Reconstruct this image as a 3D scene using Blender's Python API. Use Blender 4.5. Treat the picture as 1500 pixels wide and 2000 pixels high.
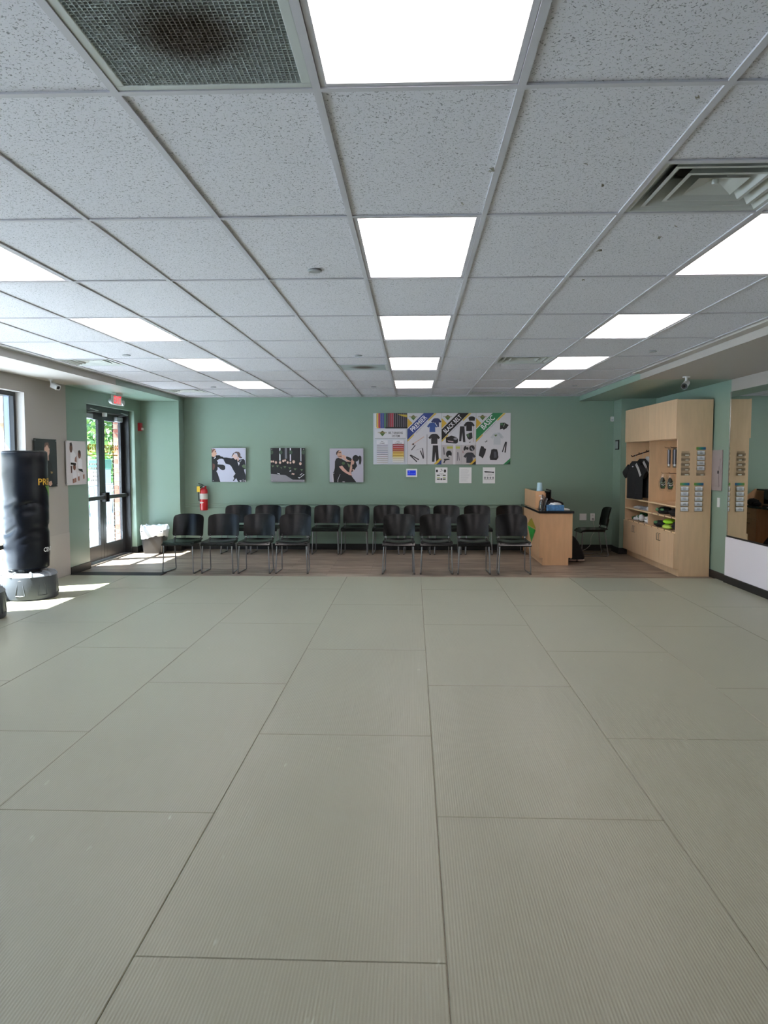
import bpy, bmesh, math, random
from mathutils import Vector, Matrix, noise
random.seed(7)
PI = math.pi
R = math.radians
for o in list(bpy.data.objects):
    bpy.data.objects.remove(o)
scene = bpy.context.scene
COL = scene.collection

# ------------------------------------------------------------ camera
cam_d = bpy.data.cameras.new('camera')
cam = bpy.data.objects.new('camera', cam_d)
COL.objects.link(cam)
cam.location = (0, 0, 1.5854)
cam.rotation_euler = (PI/2-0.0672, 0.0004, 0.0370)
cam_d.sensor_fit = 'VERTICAL'
cam_d.sensor_height = 36
cam_d.lens = 36*1513.7/2000
cam_d.clip_end = 300
scene.camera = cam
# ------------------------------------------------------------ sky, sun, exposure
world = bpy.data.worlds.new('sky')
scene.world = world
world.use_nodes = True
wn = world.node_tree
wn.nodes.clear()
sky = wn.nodes.new('ShaderNodeTexSky')
sky.sky_type = 'NISHITA'
sky.sun_disc = False
sky.sun_elevation = R(56.6)
sky.sun_rotation = R(246)
bgn = wn.nodes.new('ShaderNodeBackground')
bgn.inputs[1].default_value = 0.7
wo = wn.nodes.new('ShaderNodeOutputWorld')
wn.links.new(sky.outputs[0], bgn.inputs[0])
wn.links.new(bgn.outputs[0], wo.inputs[0])
sun_d = bpy.data.lights.new('sun', 'SUN')
sun_d.energy = 95
sun_d.angle = R(0.53)
sun_d.color = (1.0, 0.975, 0.95)
sun = bpy.data.objects.new('sun', sun_d)
COL.objects.link(sun)
sun.location = (-12, -4, 14)
sun.rotation_euler = Vector((1, 0.45, -1.667)).to_track_quat('-Z', 'Y').to_euler()
PANEL_EMIT = 6.2
scene.view_settings.view_transform = 'Standard'
scene.view_settings.look = 'None'
scene.view_settings.gamma = 1
scene.view_settings.exposure = 0.15
scene.view_settings.use_curve_mapping = False

# ------------------------------------------------------------ materials
def lin(h):
    h = h.lstrip('#')
    out = []
    for i in (0, 2, 4):
        c = int(h[i:i+2], 16)/255
        out.append(c/12.92 if c <= 0.04045 else ((c+0.055)/1.055)**2.4)
    return (*out, 1)
MATS = {}
def new_mat(name):
    m = bpy.data.materials.new(name)
    m.use_nodes = True
    nt = m.node_tree
    b = nt.nodes['Principled BSDF']
    return m, nt, b
def M(name, col='#808080', rough=0.5, metal=0.0, spec=0.5, bump=None, vary=None, emit=None, coat=0):
    """plain procedural material; bump=(scale,strength[,stretch]), vary=(scale,amount[,stretch])"""
    if name in MATS:
        return MATS[name]
    m, nt, b = new_mat(name)
    c = lin(col) if isinstance(col, str) else (*col, 1)
    b.inputs['Base Color'].default_value = c
    b.inputs['Roughness'].default_value = rough
    b.inputs['Metallic'].default_value = metal
    b.inputs['Specular IOR Level'].default_value = spec
    b.inputs['Coat Weight'].default_value = coat
    tc = nt.nodes.new('ShaderNodeTexCoord')
    def noi(sc, st, det=3):
        mp = nt.nodes.new('ShaderNodeMapping')
        mp.inputs['Scale'].default_value = st
        nz = nt.nodes.new('ShaderNodeTexNoise')
        nz.inputs['Scale'].default_value = sc
        nz.inputs['Detail'].default_value = det
        nt.links.new(tc.outputs['Object'], mp.inputs[0])
        nt.links.new(mp.outputs[0], nz.inputs['Vector'])
        return nz
    if vary:
        nz = noi(vary[0], vary[2] if len(vary) > 2 else (1, 1, 1), 5)
        mr = nt.nodes.new('ShaderNodeMapRange')
        mr.inputs['From Min'].default_value = 0.3
        mr.inputs['From Max'].default_value = 0.7
        mr.inputs['To Min'].default_value = 1-vary[1]
        mr.inputs['To Max'].default_value = 1+vary[1]
        mx = nt.nodes.new('ShaderNodeMix')
        mx.data_type = 'RGBA'
        mx.blend_type = 'MULTIPLY'
        mx.inputs[0].default_value = 1
        mx.inputs[6].default_value = c
        nt.links.new(nz.outputs['Fac'], mr.inputs[0])
        cr = nt.nodes.new('ShaderNodeCombineColor')
        for i in range(3):
            nt.links.new(mr.outputs[0], cr.inputs[i])
        nt.links.new(cr.outputs[0], mx.inputs[7])
        nt.links.new(mx.outputs[2], b.inputs['Base Color'])
    if bump:
        nz = noi(bump[0], bump[2] if len(bump) > 2 else (1, 1, 1))
        bp = nt.nodes.new('ShaderNodeBump')
        bp.inputs['Strength'].default_value = bump[1]
        bp.inputs['Distance'].default_value = 0.01
        nt.links.new(nz.outputs['Fac'], bp.inputs['Height'])
        nt.links.new(bp.outputs[0], b.inputs['Normal'])
    if emit:
        b.inputs['Emission Color'].default_value = lin(emit[0])
        b.inputs['Emission Strength'].default_value = emit[1]
    MATS[name] = m
    return m
def flat(col):
    return M('print '+col, col, 0.45)

GREEN = M('green wall paint', '#81988a', 0.34, bump=(260, 0.04))
BEIGE = M('warm grey wall paint', '#aaa49e', 0.5, bump=(260, 0.04))
BEIGE2 = M('warm grey dado paint', '#b0aaa4', 0.45, bump=(260, 0.04))
SOFF = M('soffit paint', '#b9b3ac', 0.6)
WHITEP = M('white lilac dado panel', '#ece8f2', 0.35)
BLACKB = M('black rubber base', '#17181a', 0.5)
GRID = M('white enamel grid', '#c4c3c9', 0.45)
WOOD = M('maple laminate', '#d6b592', 0.42, vary=(3.0, 0.06, (6, 6, 1)))
WOODD = M('maple laminate desk', '#d3a67e', 0.42, vary=(3.0, 0.07, (6, 6, 1)))
WEDGE = M('maple edge band', '#e6c9a0', 0.45)
BLK = M('black plastic chair', '#050608', 0.24, spec=0.26)
GUN = M('gunmetal tube', '#8b8c90', 0.35, metal=0.85)
DARKAL = M('dark bronze aluminium', '#25262a', 0.38, metal=0.3)
GREYAL = M('clear anodised aluminium', '#6d7584', 0.4, metal=0.4)
STEEL = M('brushed steel', '#b8babd', 0.3, metal=0.9)
WHITE = M('white plastic', '#e4e5e6', 0.35)
PAPER = M('white paper', '#e9e9ec', 0.6)
LINER = None
BLACKM = M('black matt', '#0b0b0d', 0.6)
BLACKG = M('black gloss laminate', '#0c0c0f', 0.12)
CLOTHK = M('black cloth', '#0c0d12', 0.85, bump=(60, 0.3))
CLOTHW = M('white cloth', '#d8dbe0', 0.85, bump=(60, 0.3))
VINYL = M('black vinyl', '#070b14', 0.34, spec=0.28, bump=(2.2, 0.12, (1, 1, 4)))
BASEP = M('dark grey moulded plastic', '#34383e', 0.4, bump=(160, 0.12))
DRUM = M('moulded top with painted sunlight', '#7d8288', 0.45)  # paler than the base: sun on the ribs put into the colour

def mat_mirror():
    m, nt, b = new_mat('silvered mirror')
    b.inputs['Base Color'].default_value = (0.8, 0.83, 0.81, 1)
    b.inputs['Metallic'].default_value = 1
    b.inputs['Roughness'].default_value = 0.01
    return m
MIRROR = mat_mirror()
def mat_glass(name, tint=(1, 1, 1), fac=0.07, rough=0.0):
    m = bpy.data.materials.new(name)
    m.use_nodes = True
    nt = m.node_tree
    nt.nodes.clear()
    o = nt.nodes.new('ShaderNodeOutputMaterial')
    t = nt.nodes.new('ShaderNodeBsdfTransparent')
    t.inputs[0].default_value = (*tint, 1)
    g = nt.nodes.new('ShaderNodeBsdfGlossy')
    g.inputs['Roughness'].default_value = rough
    mx = nt.nodes.new('ShaderNodeMixShader')
    fr = nt.nodes.new('ShaderNodeLayerWeight')
    pw = nt.nodes.new('ShaderNodeMath')
    pw.operation = 'POWER'
    pw.inputs[1].default_value = 5
    nt.links.new(fr.outputs['Facing'], pw.inputs[0])
    mm = nt.nodes.new('ShaderNodeMath')
    mm.operation = 'MULTIPLY_ADD'
    mm.use_clamp = True
    mm.inputs[1].default_value = 1-fac
    mm.inputs[2].default_value = fac*0.6
    nt.links.new(pw.outputs[0], mm.inputs[0])
    nt.links.new(mm.outputs[0], mx.inputs[0])
    nt.links.new(t.outputs[0], mx.inputs[1])
    nt.links.new(g.outputs[0], mx.inputs[2])
    nt.links.new(mx.outputs[0], o.inputs[0])
    return m
GLASS = mat_glass('window glass', (0.93, 0.97, 0.96))
CLEAR = mat_glass('clear plastic', (0.95, 0.96, 0.96), 0.07, 0.15)
CLEARG = mat_glass('clear gel bottle', (0.72, 0.75, 0.76), 0.2, 0.05)
FILM = mat_glass('thin plastic film', (0.72, 0.80, 0.88), 0.3, 0.25)

def mat_liner():
    m = bpy.data.materials.new('milky liner film')
    m.use_nodes = True
    nt = m.node_tree
    b = nt.nodes['Principled BSDF']
    b.inputs['Base Color'].default_value = lin('#dfe8f0')
    b.inputs['Roughness'].default_value = 0.25
    b.inputs['Alpha'].default_value = 0.62
    return m
LINER = mat_liner()
def mat_tile():
    m, nt, b = new_mat('fissured mineral ceiling tile')
    L = nt.links.new
    tc = nt.nodes.new('ShaderNodeTexCoord')
    oi = nt.nodes.new('ShaderNodeObjectInfo')
    ad = nt.nodes.new('ShaderNodeVectorMath'); ad.operation = 'MULTIPLY_ADD'
    cb = nt.nodes.new('ShaderNodeCombineXYZ')
    ml = nt.nodes.new('ShaderNodeMath'); ml.operation = 'MULTIPLY'; ml.inputs[1].default_value = 57
    L(oi.outputs['Random'], ml.inputs[0])
    L(ml.outputs[0], cb.inputs[0]); L(ml.outputs[0], cb.inputs[1])
    ad.inputs[1].default_value = (1, 1, 1)
    L(tc.outputs['Object'], ad.inputs[0]); L(cb.outputs[0], ad.inputs[2])
    n1 = nt.nodes.new('ShaderNodeTexNoise'); n1.inputs['Scale'].default_value = 115; n1.inputs['Detail'].default_value = 1.0
    n1.inputs['Distortion'].default_value = 1.2
    L(ad.outputs[0], n1.inputs['Vector'])
    r1 = nt.nodes.new('ShaderNodeMapRange')
    r1.inputs['From Min'].default_value = 0.60; r1.inputs['From Max'].default_value = 0.68
    L(n1.outputs['Fac'], r1.inputs[0])
    n2 = nt.nodes.new('ShaderNodeTexNoise'); n2.inputs['Scale'].default_value = 600
    L(ad.outputs[0], n2.inputs['Vector'])
    n3 = nt.nodes.new('ShaderNodeTexNoise'); n3.inputs['Scale'].default_value = 2.0
    L(ad.outputs[0], n3.inputs['Vector'])
    mx = nt.nodes.new('ShaderNodeMix'); mx.data_type = 'RGBA'
    mx.inputs[6].default_value = lin('#e6e5ec'); mx.inputs[7].default_value = lin('#8c8e92')
    L(r1.outputs[0], mx.inputs[0])
    mg = nt.nodes.new('ShaderNodeMix'); mg.data_type = 'RGBA'; mg.blend_type = 'MULTIPLY'; mg.inputs[0].default_value = 0.15
    L(mx.outputs[2], mg.inputs[6]); L(n2.outputs['Color'], mg.inputs[7])
    mh = nt.nodes.new('ShaderNodeMix'); mh.data_type = 'RGBA'; mh.blend_type = 'MULTIPLY'; mh.inputs[0].default_value = 0.04
    L(mg.outputs[2], mh.inputs[6]); L(n3.outputs['Fac'], mh.inputs[7])
    L(mh.outputs[2], b.inputs['Base Color'])
    b.inputs['Roughness'].default_value = 0.85
    sb = nt.nodes.new('ShaderNodeMath'); sb.operation = 'MULTIPLY_ADD'; sb.inputs[1].default_value = -1; sb.inputs[2].default_value = 1
    L(r1.outputs[0], sb.inputs[0])
    bp = nt.nodes.new('ShaderNodeBump'); bp.inputs['Strength'].default_value = 0.5; bp.inputs['Distance'].default_value = 0.003
    L(sb.outputs[0], bp.inputs['Height']); L(bp.outputs[0], b.inputs['Normal'])
    return m
TILE = mat_tile()

def mat_tatami(name, c1, c2):
    m, nt, b = new_mat(name)
    L = nt.links.new
    tc = nt.nodes.new('ShaderNodeTexCoord')
    geo = nt.nodes.new('ShaderNodeNewGeometry')
    sx = nt.nodes.new('ShaderNodeSeparateXYZ'); L(geo.outputs['Position'], sx.inputs[0])
    ml = nt.nodes.new('ShaderNodeMath'); ml.operation = 'MULTIPLY'; ml.inputs[1].default_value = 2*PI/0.0112
    sn = nt.nodes.new('ShaderNodeMath'); sn.operation = 'SINE'
    L(sx.outputs[0], ml.inputs[0]); L(ml.outputs[0], sn.inputs[0])
    # tiny weave across the ribs
    n2 = nt.nodes.new('ShaderNodeTexNoise'); n2.inputs['Scale'].default_value = 220
    L(geo.outputs['Position'], n2.inputs['Vector'])
    hm = nt.nodes.new('ShaderNodeMath'); hm.operation = 'MULTIPLY_ADD'; hm.inputs[1].default_value = 0.9
    L(n2.outputs['Fac'], hm.inputs[0]); L(sn.outputs[0], hm.inputs[2])
    bp = nt.nodes.new('ShaderNodeBump'); bp.inputs['Strength'].default_value = 0.75; bp.inputs['Distance'].default_value = 0.0006
    L(hm.outputs[0], bp.inputs['Height']); L(bp.outputs[0], b.inputs['Normal'])
    n1 = nt.nodes.new('ShaderNodeTexNoise'); n1.inputs['Scale'].default_value = 1.3; n1.inputs['Detail'].default_value = 6
    L(geo.outputs['Position'], n1.inputs['Vector'])
    mx = nt.nodes.new('ShaderNodeMix'); mx.data_type = 'RGBA'
    mx.inputs[6].default_value = lin(c1); mx.inputs[7].default_value = lin(c2)
    L(n1.outputs['Fac'], mx.inputs[0])
    # worn pale scuffs
    mp = nt.nodes.new('ShaderNodeMapping'); mp.inputs['Rotation'].default_value = (0, 0, 0.6); mp.inputs['Scale'].default_value = (5, 1.3, 1)
    L(geo.outputs['Position'], mp.inputs[0])
    n3 = nt.nodes.new('ShaderNodeTexNoise'); n3.inputs['Scale'].default_value = 3.1; n3.inputs['Detail'].default_value = 3
    L(mp.outputs[0], n3.inputs['Vector'])
    r3 = nt.nodes.new('ShaderNodeMapRange'); r3.inputs['From Min'].default_value = 0.72; r3.inputs['From Max'].default_value = 0.80
    r3.inputs['To Max'].default_value = 0.5
    L(n3.outputs['Fac'], r3.inputs[0])
    m2 = nt.nodes.new('ShaderNodeMix'); m2.data_type = 'RGBA'; m2.inputs[7].default_value = lin('#b9bfae')
    L(r3.outputs[0], m2.inputs[0]); L(mx.outputs[2], m2.inputs[6])
    L(m2.outputs[2], b.inputs['Base Color'])
    b.inputs['Roughness'].default_value = 0.52
    b.inputs['Specular IOR Level'].default_value = 0.6
    b.inputs['Sheen Weight'].default_value = 0.4
    b.inputs['Coat Weight'].default_value = 0.3
    b.inputs['Coat Roughness'].default_value = 0.32
    b.inputs['Sheen Roughness'].default_value = 0.4
    b.inputs['Sheen Tint'].default_value = (1.0, 0.99, 0.80, 1)
    return m
MAT_A = mat_tatami('sage vinyl tatami', '#737260', '#7c7b68')
MAT_B = mat_tatami('darker sage vinyl tatami', '#5f6152', '#666759')

def mat_floor():
    m, nt, b = new_mat('wood plank vinyl')
    L = nt.links.new
    geo = nt.nodes.new('ShaderNodeNewGeometry')
    br = nt.nodes.new('ShaderNodeTexBrick')
    br.inputs['Scale'].default_value = 1
    br.inputs['Brick Width'].default_value = 1.2
    br.inputs['Row Height'].default_value = 0.15
    br.inputs['Mortar Size'].default_value = 0.002
    br.inputs['Color1'].default_value = lin('#918274')
    br.inputs['Color2'].default_value = lin('#76685c')
    br.inputs['Mortar'].default_value = lin('#4a3c32')
    L(geo.outputs['Position'], br.inputs['Vector'])
    mp = nt.nodes.new('ShaderNodeMapping'); mp.inputs['Scale'].default_value = (1.6, 17, 1)
    L(geo.outputs['Position'], mp.inputs[0])
    nz = nt.nodes.new('ShaderNodeTexNoise'); nz.inputs['Scale'].default_value = 1.5; nz.inputs['Detail'].default_value = 5
    nz.inputs['Distortion'].default_value = 0.6
    L(mp.outputs[0], nz.inputs['Vector'])
    rm = nt.nodes.new('ShaderNodeMapRange'); rm.inputs['From Min'].default_value = 0.3; rm.inputs['From Max'].default_value = 0.7
    rm.inputs['To Min'].default_value = 0.42; rm.inputs['To Max'].default_value = 1.7
    L(nz.outputs['Fac'], rm.inputs[0])
    cc = nt.nodes.new('ShaderNodeCombineColor')
    for i in range(3): L(rm.outputs[0], cc.inputs[i])
    mx = nt.nodes.new('ShaderNodeMix'); mx.data_type = 'RGBA'; mx.blend_type = 'MULTIPLY'; mx.inputs[0].default_value = 1
    L(br.outputs['Color'], mx.inputs[6]); L(cc.outputs[0], mx.inputs[7])
    L(mx.outputs[2], b.inputs['Base Color'])
    b.inputs['Roughness'].default_value = 0.42
    return m
PLANK = mat_floor()

# ------------------------------------------------------------ mesh builder
class MB:
    def __init__(s):
        s.v = []; s.f = []; s.m = []; s.ms = []
    def mi(s, m):
        if m not in s.ms: s.ms.append(m)
        return s.ms.index(m)
    def add(s, vs, fs, m):
        b = len(s.v); k = s.mi(m)
        s.v += [Vector(v) for v in vs]
        for f in fs:
            s.f.append([b+i for i in f]); s.m.append(k)
        return s
    def box(s, x0, x1, y0, y1, z0, z1, m):
        if x0 > x1: x0, x1 = x1, x0
        if y0 > y1: y0, y1 = y1, y0
        if z0 > z1: z0, z1 = z1, z0
        vs = [(x, y, z) for z in (z0, z1) for y in (y0, y1) for x in (x0, x1)]
        return s.add(vs, [(0, 2, 3, 1), (4, 5, 7, 6), (0, 1, 5, 4), (2, 6, 7, 3), (0, 4, 6, 2), (1, 3, 7, 5)], m)
    def prism(s, poly, axis, a0, a1, m):
        """poly in the two remaining axes, extruded along axis"""
        n = len(poly)
        def mk(p, a):
            if axis == 'x': return (a, p[0], p[1])
            if axis == 'y': return (p[0], a, p[1])
            return (p[0], p[1], a)
        vs = [mk(p, a0) for p in poly]+[mk(p, a1) for p in poly]
        fs = [tuple(range(n))[::-1], tuple(range(n, 2*n))]
        fs += [(i, (i+1) % n, n+(i+1) % n, n+i) for i in range(n)]
        return s.add(vs, fs, m)
    def loft(s, rings, m, cap=True, close=False):
        n = len(rings[0]); vs = [p for r in rings for p in r]; fs = []
        k = len(rings)
        for j in range(k if close else k-1):
            jn = (j+1) % k
            for i in range(n):
                fs.append((j*n+i, j*n+(i+1) % n, jn*n+(i+1) % n, jn*n+i))
        if cap and not close:
            fs.append(tuple(range(n))[::-1]); fs.append(tuple(range((k-1)*n, k*n)))
        return s.add(vs, fs, m)
    def lathe(s, prof, c, m, n=24):
        rings = [[(c[0]+r*math.cos(2*PI*i/n), c[1]+r*math.sin(2*PI*i/n), c[2]+z) for i in range(n)] for r, z in prof]
        return s.loft(rings, m)
    def tube(s, pts, r, m, n=8, fillet=0.0):
        pts = [Vector(p) for p in pts]
        if fillet:
            q = [pts[0]]
            for i in range(1, len(pts)-1):
                a, b, c = pts[i-1], pts[i], pts[i+1]
                f = min(fillet, (a-b).length*0.45, (c-b).length*0.45)
                p0 = b+(a-b).normalized()*f; p1 = b+(c-b).normalized()*f
                for t in (0, 0.25, 0.5, 0.75, 1):
                    q.append(p0*(1-t)**2+b*2*t*(1-t)+p1*t*t)
            q.append(pts[-1]); pts = q
        rings = []
        up = Vector((0, 0, 1)); d0 = (pts[1]-pts[0]).normalized()
        if abs(d0.dot(up)) > 0.9: up = Vector((1, 0, 0))
        u = d0.cross(up).normalized()
        for i, p in enumerate(pts):
            a = pts[max(i-1, 0)]; b = pts[min(i+1, len(pts)-1)]
            d = (b-a).normalized()
            u = (u-d*u.dot(d)).normalized(); w = d.cross(u)
            rr = r[i] if isinstance(r, (list, tuple)) else r
            rings.append([p+u*rr*math.cos(2*PI*k/n)+w*rr*math.sin(2*PI*k/n) for k in range(n)])
        return s.loft(rings, m)
    def build(s, name, parent=None, smooth=None, bevel=0, kind=None, label=None):
        off = Vector((0, 0, 0))
        q = parent
        while q is not None:
            off += q.location; q = q.parent
        me = bpy.data.meshes.new(name)
        me.from_pydata([v-off for v in s.v], [], s.f)
        for m in s.ms: me.materials.append(m)
        for p, k in zip(me.polygons, s.m): p.material_index = k
        bm = bmesh.new(); bm.from_mesh(me)
        bmesh.ops.recalc_face_normals(bm, faces=bm.faces)
        bm.to_mesh(me); bm.free()
        if smooth:
            me.polygons.foreach_set('use_smooth', [True]*len(me.polygons))
            me.set_sharp_from_angle(angle=R(smooth))
        o = bpy.data.objects.new(name, me)
        COL.objects.link(o)
        o.parent = parent
        if bevel:
            bv = o.modifiers.new('bevel', 'BEVEL'); bv.width = bevel; bv.segments = 2; bv.limit_method = 'ANGLE'
        if kind: o['kind'] = kind
        if label: o['label'] = label
        return o
def B(x0, x1, y0, y1, z0, z1, m):
    return MB().box(x0, x1, y0, y1, z0, z1, m)
def thing(name, label, cat, loc=(0, 0, 0), group=None):
    o = bpy.data.objects.new(name, None)
    o.empty_display_size = 0.05
    COL.objects.link(o); o.location = loc
    o['label'] = label; o['category'] = cat
    if group: o['group'] = group
    return o
def tag(o, label, cat, group=None):
    o['label'] = label; o['category'] = cat
    if group: o['group'] = group
    return o
def dup(root, loc, label, rotz=None, group=None):
    r = root.copy(); COL.objects.link(r); r.location = loc
    if rotz is not None: r.rotation_euler = (0, 0, rotz)
    r['label'] = label
    if group: r['group'] = group
    for ch in list(root.children):
        c = ch.copy(); COL.objects.link(c); c.parent = r
        for g in list(ch.children):
            d = g.copy(); COL.objects.link(d); d.parent = c
    return r
def rrect(x0, x1, y0, y1, r, n=5, corners=(1, 1, 1, 1)):
    """rounded rectangle, ccw from lower left; corners = ll, lr, ur, ul"""
    out = []
    for (cx, cy, a0, on, px, py) in ((x0+r, y0+r, PI, corners[0], x0, y0), (x1-r, y0+r, 1.5*PI, corners[1], x1, y0),
                                     (x1-r, y1-r, 0, corners[2], x1, y1), (x0+r, y1-r, 0.5*PI, corners[3], x0, y1)):
        if on: out += [(cx+r*math.cos(a0+PI/2*k/n), cy+r*math.sin(a0+PI/2*k/n)) for k in range(n+1)]
        else: out.append((px, py))
    return out
# text as flat faces
TXT = {}
def text_faces(st):
    if st in TXT: return TXT[st]
    cu = bpy.data.curves.new('t', 'FONT'); cu.body = st; cu.resolution_u = 2; cu.offset = 0.012
    o = bpy.data.objects.new('t', cu); COL.objects.link(o)
    dg = bpy.context.evaluated_depsgraph_get()
    me = bpy.data.meshes.new_from_object(o.evaluated_get(dg))
    vs = [(v.co.x, v.co.y) for v in me.vertices]; fs = [tuple(p.vertices) for p in me.polygons]
    bpy.data.objects.remove(o); bpy.data.meshes.remove(me)
    x0 = min(v[0] for v in vs); x1 = max(v[0] for v in vs); y0 = min(v[1] for v in vs); y1 = max(v[1] for v in vs)
    vs = [((x-x0)/(x1-x0), (y-y0)/(y1-y0)) for x, y in vs]
    TXT[st] = (vs, fs)
    return TXT[st]
class Print:
    """flat print: picture coordinates (x right, y down) on a plane f(u, v, layer)"""
    def __init__(s, frame, f):
        s.fr = frame; s.f = f; s.mb = MB(); s.l = 1
    def uv(s, x, y):
        a, b, c, d = s.fr
        return ((x-a)/(c-a), 1-(y-b)/(d-b))
    def poly(s, pts, col, clip=True):
        s.l += 1
        vs = []
        for x, y in pts:
            u, v = s.uv(x, y)
            if clip: u = min(max(u, 0), 1); v = min(max(v, 0), 1)
            vs.append(s.f(u, v, s.l))
        s.mb.add(vs, [tuple(range(len(vs)))], flat(col) if isinstance(col, str) else col)
    def rect(s, x0, y0, x1, y1, col):
        s.poly([(x0, y0), (x1, y0), (x1, y1), (x0, y1)], col)
    def ell(s, cx, cy, rx, ry, col, n=12, rot=0):
        s.poly([(cx+rx*math.cos(2*PI*i/n)*math.cos(rot)-ry*math.sin(2*PI*i/n)*math.sin(rot),
                 cy+rx*math.cos(2*PI*i/n)*math.sin(rot)+ry*math.sin(2*PI*i/n)*math.cos(rot)) for i in range(n)], col)
    def line(s, x0, y0, x1, y1, w, col):
        d = Vector((x1-x0, y1-y0)).normalized(); n = Vector((-d.y, d.x))*w/2
        s.poly([(x0+n.x, y0+n.y), (x1+n.x, y1+n.y), (x1-n.x, y1-n.y), (x0-n.x, y0-n.y)], col)
    def text(s, st, x, y, w, h, ang, col):
        """baseline start x,y; ang in degrees, counter-clockwise on the picture"""
        s.l += 1
        vs, fs = text_faces(st); ca, sa = math.cos(R(ang)), math.sin(R(ang)); out = []
        for a, b in vs:
            px = x+a*w*ca-b*h*sa; py = y-a*w*sa-b*h*ca
            u, v = s.uv(px, py); out.append(s.f(u, v, s.l))
        s.mb.add(out, fs, flat(col))
    def build(s, name, parent):
        return s.mb.build(name, parent)
LAY = 0.00025
def onY(x0, x1, z0, z1, y):
    return lambda u, v, l: (x0+u*(x1-x0), y-LAY*l, z0+v*(z1-z0))
def onX(y0, y1, z0, z1, x):
    return lambda u, v, l: (x+LAY*l, y0+u*(y1-y0), z0+v*(z1-z0))

# ============================================================ ROOM
XL, XR, YB, YF = -4.75, 4.07, 13.72, -4.5
CZ = 2.6894
WZ = -0.012           # wood floor level; the mats' top is z = 0
SL, SR = -4.05, 2.90  # soffit fascias
SZ = 2.607
YM = 10.45            # far edge of the mats
fl = B(XL-0.25, XR+0.25, YF-0.2, YB+0.2, -0.16, WZ, PLANK).build('floor', kind='structure')
# mats: tiles of the floor
mat_cache = {}
def mat_tile_mesh(w, d, m):
    k = (round(w, 3), round(d, 3), m.name)
    if k not in mat_cache:
        g = 0.0010; b = 0.003
        def ring(i, z):
            return [(i, i, z), (w-i, i, z), (w-i, d-i, z), (i, d-i, z)]
        mb = MB(); mb.loft([ring(g, 0), ring(g, 0.0085), ring(g+b, 0.0118)], m)
        o = mb.build('floor_mat'); mat_cache[k] = o.data; bpy.data.objects.remove(o)
    return mat_cache[k]
xs0 = 0.1106; ML = 2.0182
for s in range(-5, 5):
    xa, xb = max(xs0+s, XL+0.004), min(xs0+s+1, XR-0.004)
    if xb-xa < 0.1: continue
    y = 6.3854+(0 if s % 2 else 0.5)*ML-6*ML
    cuts = []
    while y < YM-0.1:
        cuts.append(y); y += ML
    cuts.append(YM)
    if s % 2: cuts = [c for c in cuts]
    for a, b in zip(cuts[:-1], cuts[1:]):
        a = max(a, YF+0.01)
        if b-a < 0.12: continue
        dark = (s == 2 and b > YM-0.01)
        o = bpy.data.objects.new('floor_mat', mat_tile_mesh(xb-xa, b-a, MAT_B if dark else MAT_A))
        COL.objects.link(o); o.parent = fl; o.location = (xa, a, WZ+0.0005)
        if dark: o['label'] = 'slightly darker sage mat'
# ---- walls
WY0, WY1 = 7.5, 9.38      # window_1
DY0, DY1 = 11.19, 13.13    # door opening
OT = 2.412
w = MB()
def wl(y0, y1, z0, z1):
    for a, b, m in ((y0, min(y1, 10.52), BEIGE), (max(y0, 10.52), y1, GREEN)):
        if b > a+1e-4: w.box(XL-0.25, XL, a, b, z0, z1, m)
WINS = [(WY0, WY1), (4.0, 6.6), (-0.8, 1.4)]
wl(YF-0.2, -0.8, WZ, CZ+0.4); wl(1.4, 4.0, WZ, CZ+0.4); wl(6.6, WY0, WZ, CZ+0.4); wl(WY1, 10.52, WZ, CZ+0.4); wl(10.52, DY0, WZ, CZ+0.4)
wl(DY1, YB+0.2, WZ, CZ+0.4)
for a, b in WINS:
    wl(a, b, OT, CZ+0.4); wl(a, b, WZ, 0.06)
wl(DY0, DY1, OT, CZ+0.4)
# projecting pier in the far left corner
w.box(XL, -4.07, 13.42, YB+0.1, WZ, CZ+0.3, GREEN)
wleft = w.build('wall_left', kind='structure')
B(XL, XL+0.005, WY1, 10.52, 0.002, 0.585, BEIGE2).build('wall_panel', wleft)
wb = B(XL-0.25, XR+0.25, YB, YB+0.2, WZ, CZ+0.4, GREEN).build('wall_back', kind='structure')
wr = MB()
wr.box(XR, XR+0.25, 10.15, YB+0.1, WZ, CZ+0.4, GREEN)
wr.box(XR, XR+0.25, YF-0.2, 10.15, WZ, CZ+0.4, BEIGE)
wr.box(3.50, XR, 13.23, YB, WZ, CZ+0.3, GREEN)
wright = wr.build('wall_right', kind='structure')
B(XR-0.022, XR, YF, 10.148, 0.094, 0.592, WHITEP).build('wall_panel', wright, label='white panel under the mirror')
B(XL-0.25, XR+0.25, YF-0.2, YF, WZ, CZ+0.4, M('dark grey wall paint', '#5d5b58', 0.6)).build('wall_front', kind='structure')
B(3.66, 3.84, -2.9, -2.7, 0, 0, BEIGE) if False else None
# chair rail on the back wall
tr = MB()
tr.prism([(YB, 0.735), (YB-0.012, 0.738), (YB-0.012, 0.748), (YB-0.006, 0.752), (YB-0.006, 0.785), (YB-0.02, 0.79), (YB-0.022, 0.803), (YB, 0.806)], 'x', -4.07, 1.90, GREEN)
tr.build('trim_1', kind='structure')
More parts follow.
